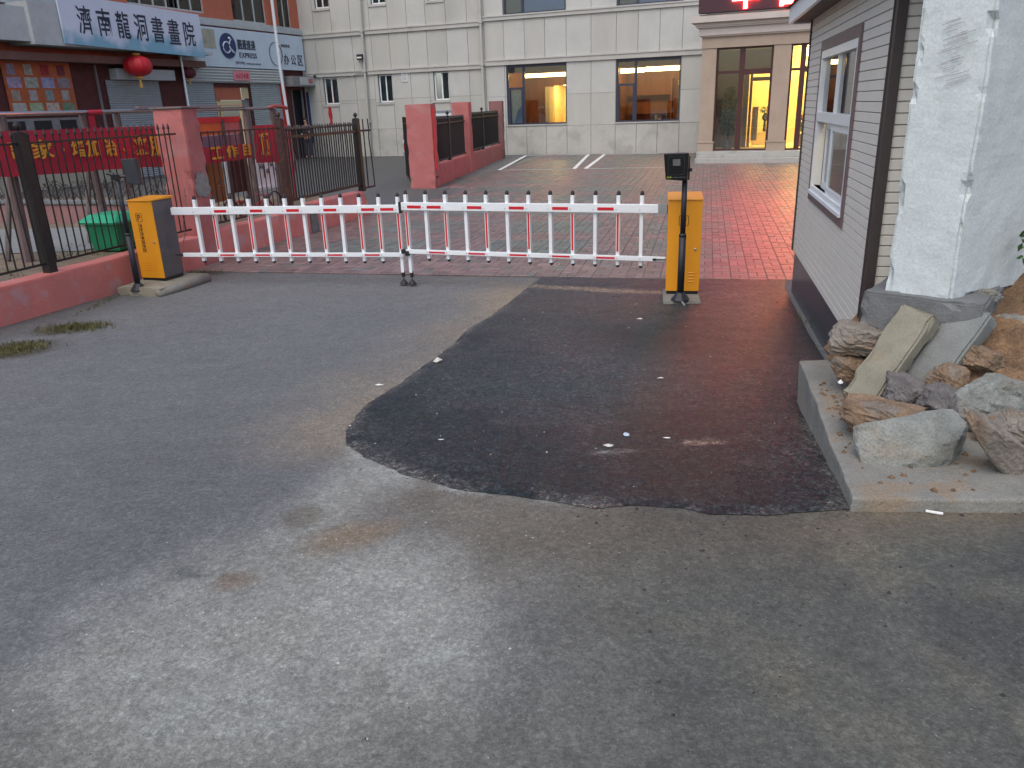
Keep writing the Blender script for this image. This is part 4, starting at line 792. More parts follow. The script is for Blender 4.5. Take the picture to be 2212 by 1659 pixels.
box('base_panel', M['darkred'], ds, 4.75, 5.16, 1.58, 1.61, .2, .80); box('base_panel', M['wood'], ds, 3.6, 4.5, 1.58, 1.61, .1, .80); box('white_edge', M['upvc'], ds, 4.56, 4.62, 1.56, 1.59, .22, .75); box('white_edge', M['upvc'], ds, 5.19, 5.24, 1.56, 1.59, .25, .75)
wb = thing('white_board', 'white board with dark scrollwork standing on a pale sill behind the fence', 'board', W_O, W_R)
box('board', M['upvc'], wb, 5.55, 6.4, 1.6, 1.64, .2, .72); box('sill', M['white'], wb, 5.3, 6.45, 1.55, 1.64, .17, .22)
m = MB()
for cx, cz, r_ in [(5.72, .58, .06), (5.9, .48, .055), (6.05, .6, .06), (6.2, .5, .055)]: m.tube([(cx+r_*(1-t/9)*math.cos(t), 1.59, cz+r_*(1-t/9)*math.sin(t)) for t in np.linspace(0, 7.5, 14)], .008, 4); m.tube([(cx+r_*.9, 1.59, cz), (cx+.05, 1.59, cz-.2)], .008, 4)
m.build('scrollwork', M['iron'], wb)
rb = thing('red_bicycle', 'red framed bicycle leaning low behind the rusty fence', 'bicycle', (W_O[0], W_O[1], -.14), W_R)
fr = MB().tube([(3.4, .75, .02), (4.1, .75, .2), (4.45, .75, .3), (4.75, .75, .02)], .018, 6).tube([(3.7, .75, .3), (3.85, .75, .02), (4.42, .75, .24)], .016, 6).tube([(3.62, .75, .32), (3.78, .75, .30)], .03, 6).tube([(4.35, .62, .36), (4.45, .75, .34), (4.35, .88, .36)], .013, 6).build('frame', mat('bikered', (.3, .03, .04), .4), rb)
for cx in (3.42, 4.7): MB().tube([(cx+.21*math.cos(t), .75, .16+.21*math.sin(t)) for t in np.linspace(0, 6.283, 25)], .014, 5, False).build('wheel', M['rubber'], rb)
bi = thing('wheelie_bin', 'green plastic wheelie bin with a domed lid behind the bar fence', 'bin', (-4.98, 10.02, -.06), R(-14))
bi.scale = (.87, .87, .87)
MB().hexa([(-.20, -.20, .02), (.24, -.20, .02), (.24, .20, .02), (-.20, .20, .02), (-.25, -.25, .42), (.30, -.25, .42), (.30, .25, .42), (-.25, .25, .42)]).build('body', M['green'], bi, .02)
MB().box(-.29, .33, -.29, .28, .405, .435).build('rim', M['greenlid'], bi, .008); MB().hexa([(-.32, -.32, .43), (.34, -.32, .43), (.34, .28, .43), (-.32, .28, .43), (-.20, -.18, .53), (.26, -.18, .53), (.26, .22, .54), (-.20, .22, .54)]).build('lid', M['greenlid'], bi, .02)
for x in (-.2, .22): MB().tube([(x-.03, .2, .05), (x+.03, .2, .05)], .06, 10).build('wheel', M['rubber'], bi)
w1 = thing('climbing_twigs', 'leafless twigs growing up against the fence beside the pier', 'plant', wpt(.9, .3, -.05))
m = MB()
for _ in range(16):
    p = Vector((random.uniform(-.45, .5), random.uniform(-.1, .2), 0)); d = Vector((random.uniform(-.3, .3), 0, 1))
    for k in range(7): q = p+d.normalized()*.10+Vector((random.uniform(-.03, .03), random.uniform(-.02, .02), 0)); m.tube([p, q], .005, 3, False); p = q; m.add([p, p+Vector((.025, 0, .015)), p+Vector((.005, .01, .03))], [(0, 1, 2)])
tag(m.build('stems', M['trunk'], w1, fix=False), kind='stuff')

# ------------------------------------------------------------------ right boundary wall and its gate leaf
rw = thing('courtyard_wall', 'low pink wall running back to the office between three square piers', 'wall', R_O, R_R)
rough_box('wall', M['pink'], rw, .15, 11.7, 0, .24, ZL-.1, .08, .25, .012, 21, .02)
for k, (s, w_, dp, zt_) in enumerate([(-.36, .52, .62, 1.62), (4.5, .44, .50, 1.66), (11.1, .46, .46, 1.70)]):
    t = thing('courtyard_pier', ['broad pink pier nearest the barrier with a bright red stripe', 'plain pink pier in the middle of the courtyard wall', 'streaky faded pink pier against the office wall'][k], 'pillar', R_O, R_R, group='pink piers of the courtyard wall')
    rough_box('shaft', M['pink'] if k < 2 else M['pinkfade'], t, s, s+w_, -.06, dp, ZL-.1, zt_, .15, .012, 30+k, .02)
    if k == 0: MB().box(s+.05, s+.2, -.085, -.07, .0, 1.50).build('red_stripe', mat('stripe', (.8, .02, .03), .6, .1, 8, stains=(6, .55, (.55, .1, .1), .5)), t); MB().box(s+.02, s+.30, -.09, -.06, -.20, -.17).build('hinge', M['rustiron'], t)
def fence2(lab, s0, s1, z0, z1, mid):
    t = thing('iron_fence', lab, 'fence', R_O, R_R)
    for z in (z0, z1): MB().box(s0, s1, .09, .13, z-.02, z+.02).build('rail', M['iron'], t)
    b_ = MB().tube([(0, .11, z0-.03), (0, .11, z1+.10)], .013, 6).lathe([(.013, z1+.1), (.028, z1+.11), (0, z1+.19)], 6, (0, .11, 0)); src = None; n_ = int((s1-s0)/.095)
    for k in range(1, n_):
        if src is None: src = b_.build('bar', M['iron'], t); src.location.x = s0+(s1-s0)*k/n_
        else: o = src.copy(); link(o, t); o.location.x = s0+(s1-s0)*k/n_
    p_ = MB().box(mid-.05, mid+.05, .06, .16, z0-.08, z1+.17).build('post', M['iron'], t); MB().lathe([(0, 0), (.06, 0), (.012, .02), (.012, .04), (.045, .06), (.05, .1), (.02, .14), (0, .15)], 10, (mid, .11, z1+.17)).build('finial', M['iron'], p_)
fence2('black picket fence on the courtyard wall between the near and middle piers', .16, 4.5, .16, 1.12, 2.2)
fence2('black picket fence on the courtyard wall between the middle pier and the office', 4.94, 11.1, .18, 1.18, 7.6)
gl = thing('gate_leaf', 'black iron gate leaf folded back beside the broad pink pier', 'gate', (-2.42, 21.6, 0), R(100))
g_ = MB().box(0, .05, -.03, .03, -.42, 1.3).box(3.2, 3.25, -.03, .03, -.42, 1.3).box(0, 3.2, -.02, .02, -.4, -.36).box(0, 3.2, -.02, .02, 1.1, 1.14).build('frame', M['iron'], gl)
src = MB().tube([(.12, 0, -.4), (.12, 0, 1.3)], .014, 6).build('bar', M['iron'], gl)
for k in range(1, 28): o = src.copy(); link(o, gl); o.location.x = .11*k
# parked van
va = thing('parked_van', 'dark van with red tail lights parked behind the pink pier, seen from the rear', 'van', (-2.4, 26.6, ZL), R(-9))
prof = [(0, .35), (0, .95), (.10, 1.25), (.28, 1.80), (.5, 1.88), (3.2, 1.88), (3.9, 1.45), (4.5, 1.2), (4.7, .9), (4.7, .35)]
bd = MB(); n_ = len(prof)
L_, R2_ = [], []
for (yy, zz_) in prof: hw = .88-.16*max(0, (zz_-1.0)/.9); L_.append((-hw, yy, zz_)); R2_.append((hw, yy, zz_))
bd.add(L_+R2_, [tuple(range(n_)), tuple(range(2*n_-1, n_-1, -1))]+[(i, n_+i, n_+(i+1) % n_, (i+1) % n_) for i in range(n_)]); bd.build('body', M['carpaint'], va, .03)
MB().hexa([(-.74, -.012+.10, 1.28), (.74, .088, 1.28), (.74, .12, 1.28), (-.74, .12, 1.28), (-.66, .235, 1.72), (.66, .235, 1.72), (.66, .27, 1.72), (-.66, .27, 1.72)]).build('rear_window', M['dark'], va)
for sgn in (-1, 1):
    MB().hexa([(sgn*.86, .5, 1.22), (sgn*.86, 3.6, 1.22), (sgn*.83, 3.6, 1.22), (sgn*.83, .5, 1.22), (sgn*.755, .5, 1.72), (sgn*.755, 3.1, 1.72), (sgn*.74, 3.1, 1.72), (sgn*.74, .5, 1.72)]).build('side_window', M['dark'], va)
    tl = MB().box(sgn*.80-.07, sgn*.80+.07, -.03, .1, .72, .92).box(sgn*.80-.07, sgn*.80+.07, -.02, .1, 1.04, 1.18).build('tail_light', M['taill'], va); box('reversing_light', M['white'], va, sgn*.80-.07, sgn*.80+.07, -.025, .1, .93, 1.03)
    for yy in (.9, 3.8): MB().tube([(sgn*.72, yy, .33), (sgn*.9, yy, .33)], .33, 18).build('wheel', M['rubber'], va)
box('bumper', M['carpaint'], va, -.88, .88, -.12, .1, .32, .66, .03); box('number_plate', M['navy'], va, -.22, .22, -.03, 0, .78, .90)

# ------------------------------------------------------------------ barrier, cabinets, camera poles
def arm(label, P0, P1, n_, strips_p, strips_t, strips_b, leg, zt_, zb_, ztl, zbl, ends, loc_first, loc_last):
    P0, P1 = Vector(P0), Vector(P1); Lg = (P1-P0).length; t = thing('picket_barrier', label, 'barrier', (P0.x, P0.y, 0), math.atan2((P1-P0).y, (P1-P0).x), group='two halves of the picket barrier')
    x0, x1 = ends
    ub = MB().box(x0, x1, -.022, .022, zt_-.088, zt_).build('beam', M['white'], t, .006); lbm = MB().box(x0 if leg == 'first' else x0+.06, x1 if leg == 'last' else x1-.0, -.016, .016, zb_-.048, zb_).build('beam', M['white'], t, .004)
    xs_ = [loc_first+(loc_last-loc_first)*k/(n_-1) for k in range(n_)]; pk_ = None; lp = None
    for k, x in enumerate(xs_):
        isl = (leg == 'first' and k == 0) or (leg == 'last' and k == n_-1)
        zb2 = -.30 if isl else zb_-.105
        if isl or pk_ is None:
            o = MB().box(-.0185, .0185, -.052+.028, -.018+.044, zb2, zt_+.085).build('picket', M['white'], t, .003)
            c1 = MB().lathe([(.0215, zt_+.085), (.0215, zt_+.10), (.018, zt_+.118), (.009, zt_+.129), (0, zt_+.131)], 12, (0, .001, 0)).build('cap', M['rubber'], o, smooth=True)
            if isl:
                c2 = MB().lathe([(0, zb2-.055), (.021, zb2-.055), (.022, zb2+.02), (0, zb2+.02)], 12, (0, .001, 0)).build('foot', M['rubber'], o)
                MB().tube([(0, 0, zb2-.055), (0, 0, zb2-.10)], .005, 5).lathe([(.012, zb2-.085), (.045, zb2-.125), (.05, zb2-.14), (0, zb2-.142)], 12).build('foot_pad', M['rubber'], o)
            else: c2 = MB().lathe([(0, zb2-.030), (.010, zb2-.027), (.018, zb2-.016), (.0215, zb2), (.0215, zb2+.004)], 12, (0, .001, 0)).build('cap', M['rubber'], o, smooth=True)
            if not isl: pk_ = (o, c1, c2)
        else:
            o = pk_[0].copy(); link(o, t)
            for c_2 in pk_[1:]: c3 = c_2.copy(); link(c3, o)
        o.location = (x, .034, 0); o.rotation_euler = (0, R(random.uniform(-.35, .35)), 0)
        MB().lathe([(0, 0), (.006, 0), (.006, .004), (0, .005)], 8).build('bolt', M['steel'], ub).matrix_local = Matrix.Translation((x-.012, -.022, zt_-.055)) @ Matrix.Rotation(R(90), 4, 'X')
        MB().lathe([(0, 0), (.006, 0), (.006, .004), (0, .005)], 8).build('bolt', M['steel'], lbm).matrix_local = Matrix.Translation((x, -.016, zb_-.026)) @ Matrix.Rotation(R(90), 4, 'X')
        if k in strips_p:
            box('reflector_edge', M['yellowrefl'], t, x-.0175, x+.0175, .0095-.0015, .0095, zb_+.035, zt_-.10); box('reflector', M['redrefl'], t, x-.010, x+.010, .0075-.001, .0078, zb_+.04, zt_-.105)
    for k in strips_t: a = xs_[k]; b_ = xs_[k+1]; box('reflector_edge', M['yellowrefl'], ub, a+.032, b_-.034, -.0235, -.0222, zt_-.068, zt_-.030); box('reflector', M['redrefl'], ub, a+.035, b_-.037, -.0245, -.0237, zt_-.065, zt_-.033)
    for k in strips_b: a = xs_[k]; b_ = xs_[k+1]; box('reflector', M['redrefl'], lbm, a+.022, b_-.022, -.018, -.0163, zb_-.036, zb_-.016)
    for c_ in ([x0] if leg == 'first' else [x1]): MB().box(c_-.016, c_+.016, -.028, .028, zt_-.094, zt_+.004).build('end_cap', M['rubber'], ub, .004)
    return t, xs_
tr_, xr = arm('right half of the picket barrier fence, joining the right cabinet', (-1.17, 9.08), (1.62, 8.05), 12, (0, 2, 4, 6, 8, 10), (0, 1, 3, 5, 7, 9), (1, 3, 5, 7, 9), 'first', .512, -.022, 0, 0, (-.03, 2.99), .028, 2.725)
tl_, xl = arm('left half of the picket barrier fence, joining the left cabinet', (-3.95, 9.62), (-1.24, 9.1), 12, (1, 3, 5, 7, 9, 10, 11), (1, 3, 5, 7, 9, 10), (1, 3, 5, 7, 9), 'last', .485, -.062, 0, 0, (-.08, 2.80), .224, 2.76)
MB().box(2.90, 2.99, -.026, .026, .418, .518).build('clamp', M['steel'], tr_); MB().tube([(2.86, -.03, -.046), (3.0, -.03, -.046)], .007, 6).lathe([(0, 0), (.018, 0), (.018, .02), (0, .02)], 8, (2.88, -.04, -.056)).build('link_rod', M['darkmetal'], tr_)
MB().tube([(-.14, 0, -.088), (-.01, 0, -.088)], .008, 6).lathe([(0, -.02), (.02, -.01), (.02, .01), (0, .02)], 8, (-.05, 0, -.088)).build('link_rod', M['darkmetal'], tl_)
MB().box(-.05, .0, -.04, .03, -.07, -.02).box(-.0, .04, -.04, .03, -.095, -.04).build('hinge', M['rubber'], tr_, .006)
def cabinet(label, loc, rz, w, d, z0, z1, rise, vents, side_color):
    t = thing('barrier_cabinet', label, 'barrier cabinet', (loc[0], loc[1], 0), rz)
    MB().box(-w/2+.004, w/2-.004, .012, d, z0+.03, z1-.004).build('body', M[side_color], t, .006)
    MB().box(-w/2+.01, w/2-.01, .01, d-.01, z0, z0+.03).build('plinth', M['blackpl'], t)
    dr_ = MB().box(-w/2, w/2, 0, .012, z0+.032, z1-.002).build('door', M['orange'], t, .003)
    MB().prism([(0, 0)], 0, 0) if False else None
    MB().hexa([(-w/2-.006, -.012, z1), (w/2+.006, -.012, z1), (w/2+.006, d+.02, z1), (-w/2-.006, d+.02, z1), (-w/2-.004, -.010, z1+.012), (w/2+.004, -.010, z1+.012), (w/2+.004, d+.018, z1+rise), (-w/2-.004, d+.018, z1+rise)]).build('lid', M['orange'], t, .003)
    for (vx, nrow) in vents:
        for k in range(4): MB().tube([(vx-.028, -.001, z0+.13+k*.03), (vx+.028, -.001, z0+.13+k*.03)], .0052, 6).build('louvre', M['orange'], dr_)
    MB().lathe([(0, 0), (.013, 0), (.013, .006), (.009, .008), (0, .008)], 12).build('lock', M['steel'], dr_).matrix_local = Matrix.Translation((w/2-.055, -.001, z0+.46)) @ Matrix.Rotation(R(90), 4, 'X')
    return t, dr_
def rrect(cx, cz, hw, hh, r_, y, th, m, parent, name='emblem_frame'):
    pts = []
    for (sx_, sz_, a0) in [(1, 1, 0), (-1, 1, 90), (-1, -1, 180), (1, -1, 270)]:
        for t in np.linspace(a0, a0+90, 5): pts.append((cx+sx_*(hw-r_)+r_*math.cos(R(t)), y, cz+sz_*(hh-r_)+r_*math.sin(R(t))))
    return MB().tube(pts+[pts[0]], th, 4, False).build(name, m, parent)
printm = mat('print', (.16, .06, .012), .6, .1, 20)
cR, dR_ = cabinet('orange barrier cabinet with dark camera pole in front, at the right end of the arm', (1.785, 7.90), R(-10.5), .335, .34, -.385, .565, .045, [(.085, 4)], 'orange')
rrect(-.01, .365, .046, .048, .01, -.001, .0036, printm, dR_); lettering('emblem_letter', 'P', printm, dR_, -.034, .016, .33, .40, -.001, .002, .03)
cL, dL_ = cabinet('orange fronted barrier cabinet with grey sides at the left end of the arm', (-4.31, 9.44), R(-17), .335, .36, -.355, .59, .03, [(-.045, 4), (.045, 4)], 'boxgray')
rrect(-.045, .40, .040, .048, .01, -.001, .0036, printm, dL_); lettering('emblem_letter', 'P', printm, dL_, -.068, -.022, .365, .435, -.001, .002, .03)
lt = lettering('print_line', '停车场管理系统', printm, dL_, 0, .34, 0, .034, 0, .002, .004); lt.matrix_local = Matrix.Translation((-.055, -.002, .33)) @ Matrix.Rotation(R(90), 4, 'Y')
lt = lettering('print_line', 'PARKING SYSTEM', printm, dL_, 0, .34, 0, .012, 0, .002, .002); lt.matrix_local = Matrix.Translation((-.072, -.002, .33)) @ Matrix.Rotation(R(90), 4, 'Y')
m = MB()
for k in range(6): m.tube([(.1685, .15+.0*k, .02+k*.03), (.1685, .20, .02+k*.03)], .004, 5)
m.build('side_slots', M['boxgray'], cL)
pb_ = thing('cabinet_plinth', 'pale cast concrete block under the right barrier cabinet', 'plinth', (1.775, 7.86, 0), R(-10.5)); rough_box('block', M['concrete'], pb_, -.19, .18, -.26, .30, ZL-.08, -.388, .1, .004, 41, .01)
pb2 = thing('cabinet_plinth', 'worn concrete island with a rounded kerb under the left barrier cabinet', 'plinth', (-4.25, 9.3, 0), R(-17)); rough_box('block', M['kerb'], pb2, -.32, .30, -.26, .66, ZL-.08, -.362, .1, .012, 42, .03); MB().tube([(.26, -.27, -.425), (.29, .1, -.42), (.28, .62, -.42)], [.05, .06, .06], 10).build('kerb_roll', M['concrete'], pb2, smooth=True)
def pole(label, x, y, z0, zj, z1, head):
    t = thing('camera_pole', label, 'camera pole', (x, y, 0)); 
    MB().lathe([(.095, z0), (.095, z0+.012), (.045, z0+.075), (.032, z0+.085)], 8).build('base', M['darkmetal'], t)
    MB().tube([(0, 0, z0+.07), (0, 0, zj)], .034, 14).lathe([(.034, zj), (.036, zj+.0), (.036, zj+.02), (.026, zj+.03)], 14).build('lower_tube', M['darkmetal'], t, smooth=True); MB().tube([(0, 0, zj), (0, 0, z1)], .026, 14).build('upper_tube', M['darkmetal'], t, smooth=True)
    return t
pR = pole('dark pole with a square black display head in front of the right cabinet', 1.715, 7.66, -.39, .245, .80, 0)
hR = MB().hexa([(-.205, -.10, .80), (.0, -.10, .78), (.035, .02, .78), (-.17, .02, .80), (-.235, -.13, 1.035), (.0, -.13, 1.035), (.035, .0, 1.035), (-.20, .0, 1.035)]).build('display_head', M['blackpl'], pR, .008)
rrect(-.115, .925, .075, .082, .014, -.127, .0018, mat('rim', (.06, .06, .065), .4), hR, 'screen_rim')
MB().hexa([(-.145, -.126, .925), (-.075, -.126, .925), (-.075, -.12, .925), (-.145, -.12, .925), (-.15, -.134, .985), (-.08, -.134, .985), (-.08, -.128, .985), (-.15, -.128, .985)]).build('lens_window', mat('lensw', (.16, .15, .16), .15), hR)
lettering('lettering', '>>>', mat('yg', (.45, .5, .08), .6), hR, -.195, -.15, .812, .829, -.107, .003, .02); lettering('lettering', 'Intelligent Parking', M['gray'], hR, -.145, -.02, .812, .823, -.107, .002)
MB().box(.03, .06, -.03, .06, .86, .89).box(.035, .045, .0, .05, .78, 1.0).build('bracket', M['blackpl'], pR, .003)
cb = MB().tube([(.0, -.09, -.385), (.03, -.14, -.43), (.12, -.17, -.436), (.25, -.16, -.436)], .012, 7).build('cable', M['gray'], pR, smooth=True)
pL = pole('dark pole with a tilted camera head beside the left orange cabinet', -4.36, 9.12, -.40, .24, .88, 0)
MB().hexa([(.13, -.06, .82), (.27, -.04, .80), (.27, .03, .80), (.13, .0, .82), (.10, -.05, 1.09), (.25, -.03, 1.09), (.25, .07, 1.08), (.10, .03, 1.08)]).build('camera_head', M['darkmetal'], pL, .008)
MB().tube([(-.03, 0, .90), (.16, -.01, .90)], .016, 8).tube([(-.10, 0, .94), (-.03, 0, .92)], .02, 8).box(-.05, .03, -.03, .03, .86, .92).build('bracket', M['blackpl'], pL)

# ------------------------------------------------------------------ guard hut
kh = thing('guard_hut', 'small prefabricated guard hut clad in taupe horizontal boards with a white window', 'hut', K_O, K_R)
H0, H1 = -.10, 3.52; WZ = (.90, 2.64, .70, 1.86); KT = 2.20
m = MB()
for (x0, x1, z0, z1) in carve([(H0, H1, 0, KT)], [(.96, 2.6, .75, 1.82)]): m.box(x0, x1, -.06, -.012, z0, z1)
m.box(H0, H0+.05, -2.4, -.06, 0, KT).box(H1-.05, H1, -2.4, -.06, 0, KT).box(H0, H1, -2.45, -2.4, 0, KT).build('wall', mat('hutin', (.35, .32, .28), .7), kh)
pitch_k = .0605; zi = 0.0; row = 0
while zi < KT-.005:
    z1 = min(zi+pitch_k, KT)
    spans = [(H0+.02, H1)] if (z1 < WZ[2] or zi > WZ[3]) else [(H0+.02, WZ[0]), (WZ[1], H1)]
    for (a, b_) in spans: MB().add([(a, -.006, zi+.002), (b_, -.006, zi+.002), (b_, .0, zi+.0055), (a, .0, zi+.0055), (a, .0, z1-.0035), (b_, .0, z1-.0035), (b_, -.004, z1-.001), (a, -.004, z1-.001)], [(0, 1, 2, 3), (3, 2, 5, 4), (4, 5, 6, 7)]).build('cladding_board', M['siding'], kh, fix=False)
    MB().add([(H0-.0, -.04, zi+.003), (H0, -2.4, zi+.003), (H0-.01, -2.4, zi+.006), (H0-.01, -.04, zi+.006), (H0-.01, -.04, z1-.005), (H0-.01, -2.4, z1-.005), (H0-.002, -2.4, z1-.001), (H0-.002, -.04, z1-.001)], [(0, 1, 2, 3), (3, 2, 5, 4), (4, 5, 6, 7)]).build('cladding_board', M['siding'], kh, fix=False)
    zi = z1
MB().box(H0-.028, H0+.03, -.035, .016, -.05, KT).box(H0+.04, H0+.055, -.03, .022, -.05, KT).build('corner_trim', M['sidetrim'], kh); box('corner_trim', M['sidetrim'], kh, H1, H1+.03, -.05, .015, -.0, KT)
MB().box(H0-.02, H1+.02, -2.45, -.02, ZL-.2, 0).build('base_skirt', M['skirt'], kh)
MB().box(H0-.5, 3.68, -2.7, .17, 2.17, 2.20).build('soffit', mat('soffit', (.14, .10, .08), .7), kh); MB().box(H0-.5, 3.70, .17, .20, 2.155, 2.30).box(3.68, 3.71, -2.7, .20, 2.155, 2.30).build('fascia', M['white'], kh, .004)
MB().hexa([(H0-.55, -2.75, 2.30), (3.75, -2.75, 2.30), (3.75, .23, 2.30), (H0-.55, .23, 2.30), (H0-.2, -1.6, 2.75), (3.4, -1.6, 2.75), (3.4, -1.0, 2.75), (H0-.2, -1.0, 2.75)]).build('roof', M['darkred'], kh)
m = MB()
for a in [(.87, 2.68, 1.85, 1.93), (.87, .94, .68, 1.85), (2.62, 2.68, .68, 1.85), (.87, 2.68, .62, .69)]: m.box(a[0], a[1], -.01, .014, a[2], a[3])
m.build('window_surround', M['mauve'], kh)
wf = MB(); w = .045
for a in [(.94, 2.62, .69, .75), (.94, 2.62, 1.79, 1.85), (.94, .985, .75, 1.79), (2.575, 2.62, .75, 1.79), (.985, 2.575, 1.29, 1.365)]: wf.box(a[0], a[1], -.07, .012, a[2], a[3])
wf.box(1.77, 1.80, -.05, .0, 1.365, 1.79)
wo_ = wf.build('window', M['upvc'], kh, .002)
for (a, b_) in [(.985, 1.77), (1.80, 2.575)]: box('pane', M['glass'], wo_, a, b_, -.03, -.025, 1.365, 1.79)
def sash(a, b_, y, wd=.055):
    f = MB()
    for q in [(a, a+wd, .75, 1.29), (b_-wd, b_, .75, 1.29), (a+wd, b_-wd, .75, .75+wd), (a+wd, b_-wd, 1.29-wd, 1.29)]: f.box(q[0], q[1], y-.012, y+.012, q[2], q[3])
    f.build('sash', M['upvc'], wo_, .002); box('pane', M['glass'], wo_, a+wd, b_-wd, y-.003, y, .75+wd, 1.29-wd)
sash(.985, 1.86, -.018); sash(1.5, 2.32, -.05)
box('sill', M['upvc'], wo_, .93, 2.63, .012, .03, .685, .71)
box('room_lamp', M['tube'], kh, .9, 3.3, -.30, -.26, 1.86, 1.885); box('ceiling', M['paper'], kh, 0, 3.4, -2.4, -.06, 2.12, 2.15)
box('desk', M['wood'], kh, .3, 3.2, -.65, -.2, .62, .66); box('cupboard', mat('cup', (.30, .16, .11), .5), kh, 1.9, 3.0, -2.35, -1.9, 0, 1.7); box('wall_map', mat('map', (.22, .30, .24), .6, .4, 6), kh, .6, 1.7, -2.39, -2.37, .9, 1.8)
hut_int = bpy.data.objects['cupboard']

# ------------------------------------------------------------------ white pier, footing, slab, rubble
pd_ = math.atan2(3.8-4.0, 2.208-1.967)
wp = thing('gate_pillar', 'massive whitewashed concrete pillar with chipped edges at the right', 'pillar', (1.967, 4.0, 0), pd_)
Wd = math.hypot(.241, .2)
sh_ = rough_box('shaft', M['pillarw'], wp, 0, Wd, 0, .70, .50, 3.3, .035, .007, 51, .034)
for v in sh_.data.vertices: v.co.x += v.co.y*(.10+.27*v.co.x/Wd)
sc_ = MB(); rnd = random.Random(5)
for k in range(26):
    x0 = .10+rnd.uniform(0, .07); z0 = 1.52+k*.011; w0 = rnd.uniform(.03, .10); sc_.add([(x0, -.0165, z0), (x0+w0, -.0165, z0+w0*.25), (x0+w0, -.0165, z0+w0*.25+.004), (x0, -.0165, z0+.003)], [(0, 1, 2, 3)])
sc_.build('scuff_marks', mat('scuff', (.33, .33, .34), .9, .2, 30), wp, fix=False)
ft = thing('pillar_footing', 'grey concrete footing block under the whitewashed pillar', 'footing', (1.967, 4.0, 0), pd_)
m_ = rough_box('block', M['footing'], ft, -.09, Wd+.16, -.07, .64, .30, .525, .05, .010, 52, .03)
sl = thing('concrete_slab', 'flat cast concrete slab carrying the rubble heap at the lower right', 'slab', (1.32, 2.735, 0), 0)
V2 = []
m = MB(); ex, ey = .42, 1.74
sgm = [(0, 0), (.42, 1.74), (1.2, 1.72), (3.0, 1.6), (3.0, -.12), (1.2, -.11)]
m.add([(x, y, -.45) for x, y in sgm]+[(x, y, 0) for x, y in sgm], [tuple(range(5, -1, -1)), tuple(range(6, 12))]+[(i, (i+1) % 6, 6+(i+1) % 6, 6+i) for i in range(6)])
so = m.build('slab', M['concrete'], sl, .010)
bm = bmesh.new(); bm.from_mesh(so.data)
for ax, lo, hi in ((0, 0, 3), (1, -.1, 1.74), (2, -.4, 0)):
    k = int((hi-lo)/.06)
    for i in range(1, k+1):
        co = [0, 0, 0]; no = [0, 0, 0]; co[ax] = lo+(hi-lo)*i/(k+1); no[ax] = 1; bmesh.ops.bisect_plane(bm, geom=bm.verts[:]+bm.edges[:]+bm.faces[:], plane_co=co, plane_no=no)
from mathutils import noise as mn
for v in bm.verts: v.co += mn.noise_vector(v.co*4)*.006+mn.noise_vector(v.co*17)*.0035
bm.to_mesh(so.data); bm.free()
def rock(label, c, size, rot, m, seed, sub=4, amp=.16, blocky=.55, cat='rock', flat=.0):
    rnd = random.Random(seed); bm = bmesh.new(); bmesh.ops.create_cube(bm, size=2); bmesh.ops.subdivide_edges(bm, edges=bm.edges[:], cuts=17, use_grid_fill=True)
    cuts = [(Vector([rnd.gauss(0, 1) for _ in range(3)]).normalized(), rnd.uniform(.60, .95)) for _ in range(13)]
    for v in bm.verts:
        d = v.co.normalized(); cube = v.co.copy(); p = cube.lerp(d*1.15, 1-blocky)
        for nn, lim in cuts:
            k = p.dot(nn)
            if k > lim: p -= nn*(k-lim)*.97
        q = p+Vector((seed*3.7, seed*1.3, 0)); p += d*(mn.noise(q*1.6)*amp*.6+mn.noise(q*4.5)*amp*.45+abs(mn.noise(Vector((q.x*2, q.y*2, q.z*9))))*amp*.5+mn.noise(q*9)*amp*.28+mn.noise(q*22)*amp*.14)
        v.co = Vector((p.x*size[0]/2, p.y*size[1]/2, p.z*size[2]/2))
    me = bpy.data.meshes.new('rock'); bm.to_mesh(me); bm.free(); me.materials.append(m); o = link(bpy.data.objects.new('rock', me)); o.location = c; o.rotation_euler = [R(a) for a in rot]
    return tag(o, label, cat, 'rubble stones heaped on the slab')
rock('flat layered grey brown stone wedged under the pillar footing', (1.86, 3.95, .275), (.30, .30, .17), (5, 5, -25), M['rock_a'], 1)
rock('small rusty brown stone below the layered grey one', (1.80, 3.93, .11), (.20, .22, .15), (0, 10, 20), M['rock_c'], 2)
rock('rust coloured chunk behind the foot of the leaning kerb stone', (1.90, 3.98, .09), (.26, .26, .2), (20, 10, 60), M['rock_c'], 22)
def kerbstone(label, top, bot, w, th, roll_, m, seed):
    top, bot = Vector(top), Vector(bot); L_ = (top-bot).length; t = rough_box('kerb_stone', m, None, -w/2, w/2, -th/2, th/2, 0, L_, .045, .006, seed, .016); d = (top-bot).normalized()
    t.matrix_world = Matrix.Translation(bot) @ d.to_track_quat('Z', 'Y').to_matrix().to_4x4() @ Matrix.Rotation(R(roll_), 4, 'Z'); return tag(t, label, 'kerb stone', 'broken kerb stones leaning on the footing')
kerbstone('tan concrete kerb piece leaning at the front of the heap', (2.07, 3.80, .45), (1.765, 3.70, .02), .19, .11, 14, M['kerb'], 61)
kerbstone('grey concrete kerb piece leaning behind the tan one', (2.31, 3.74, .475), (2.07, 3.68, .10), .19, .12, 20, M['kerbgray'], 62)
rock('dark square stone right of the foot of the tan kerb piece', (1.93, 3.58, .125), (.235, .2, .17), (5, 10, -10), M['rock_d'], 5)
rock('dark brown angular stone in the middle of the heap', (2.03, 3.42, .11), (.24, .22, .20), (20, 30, 40), M['rock_d'], 6)
rock('brown stone tucked behind the dark angular one', (2.12, 3.57, .18), (.2, .2, .16), (0, 35, 10), M['rock_c'], 7)
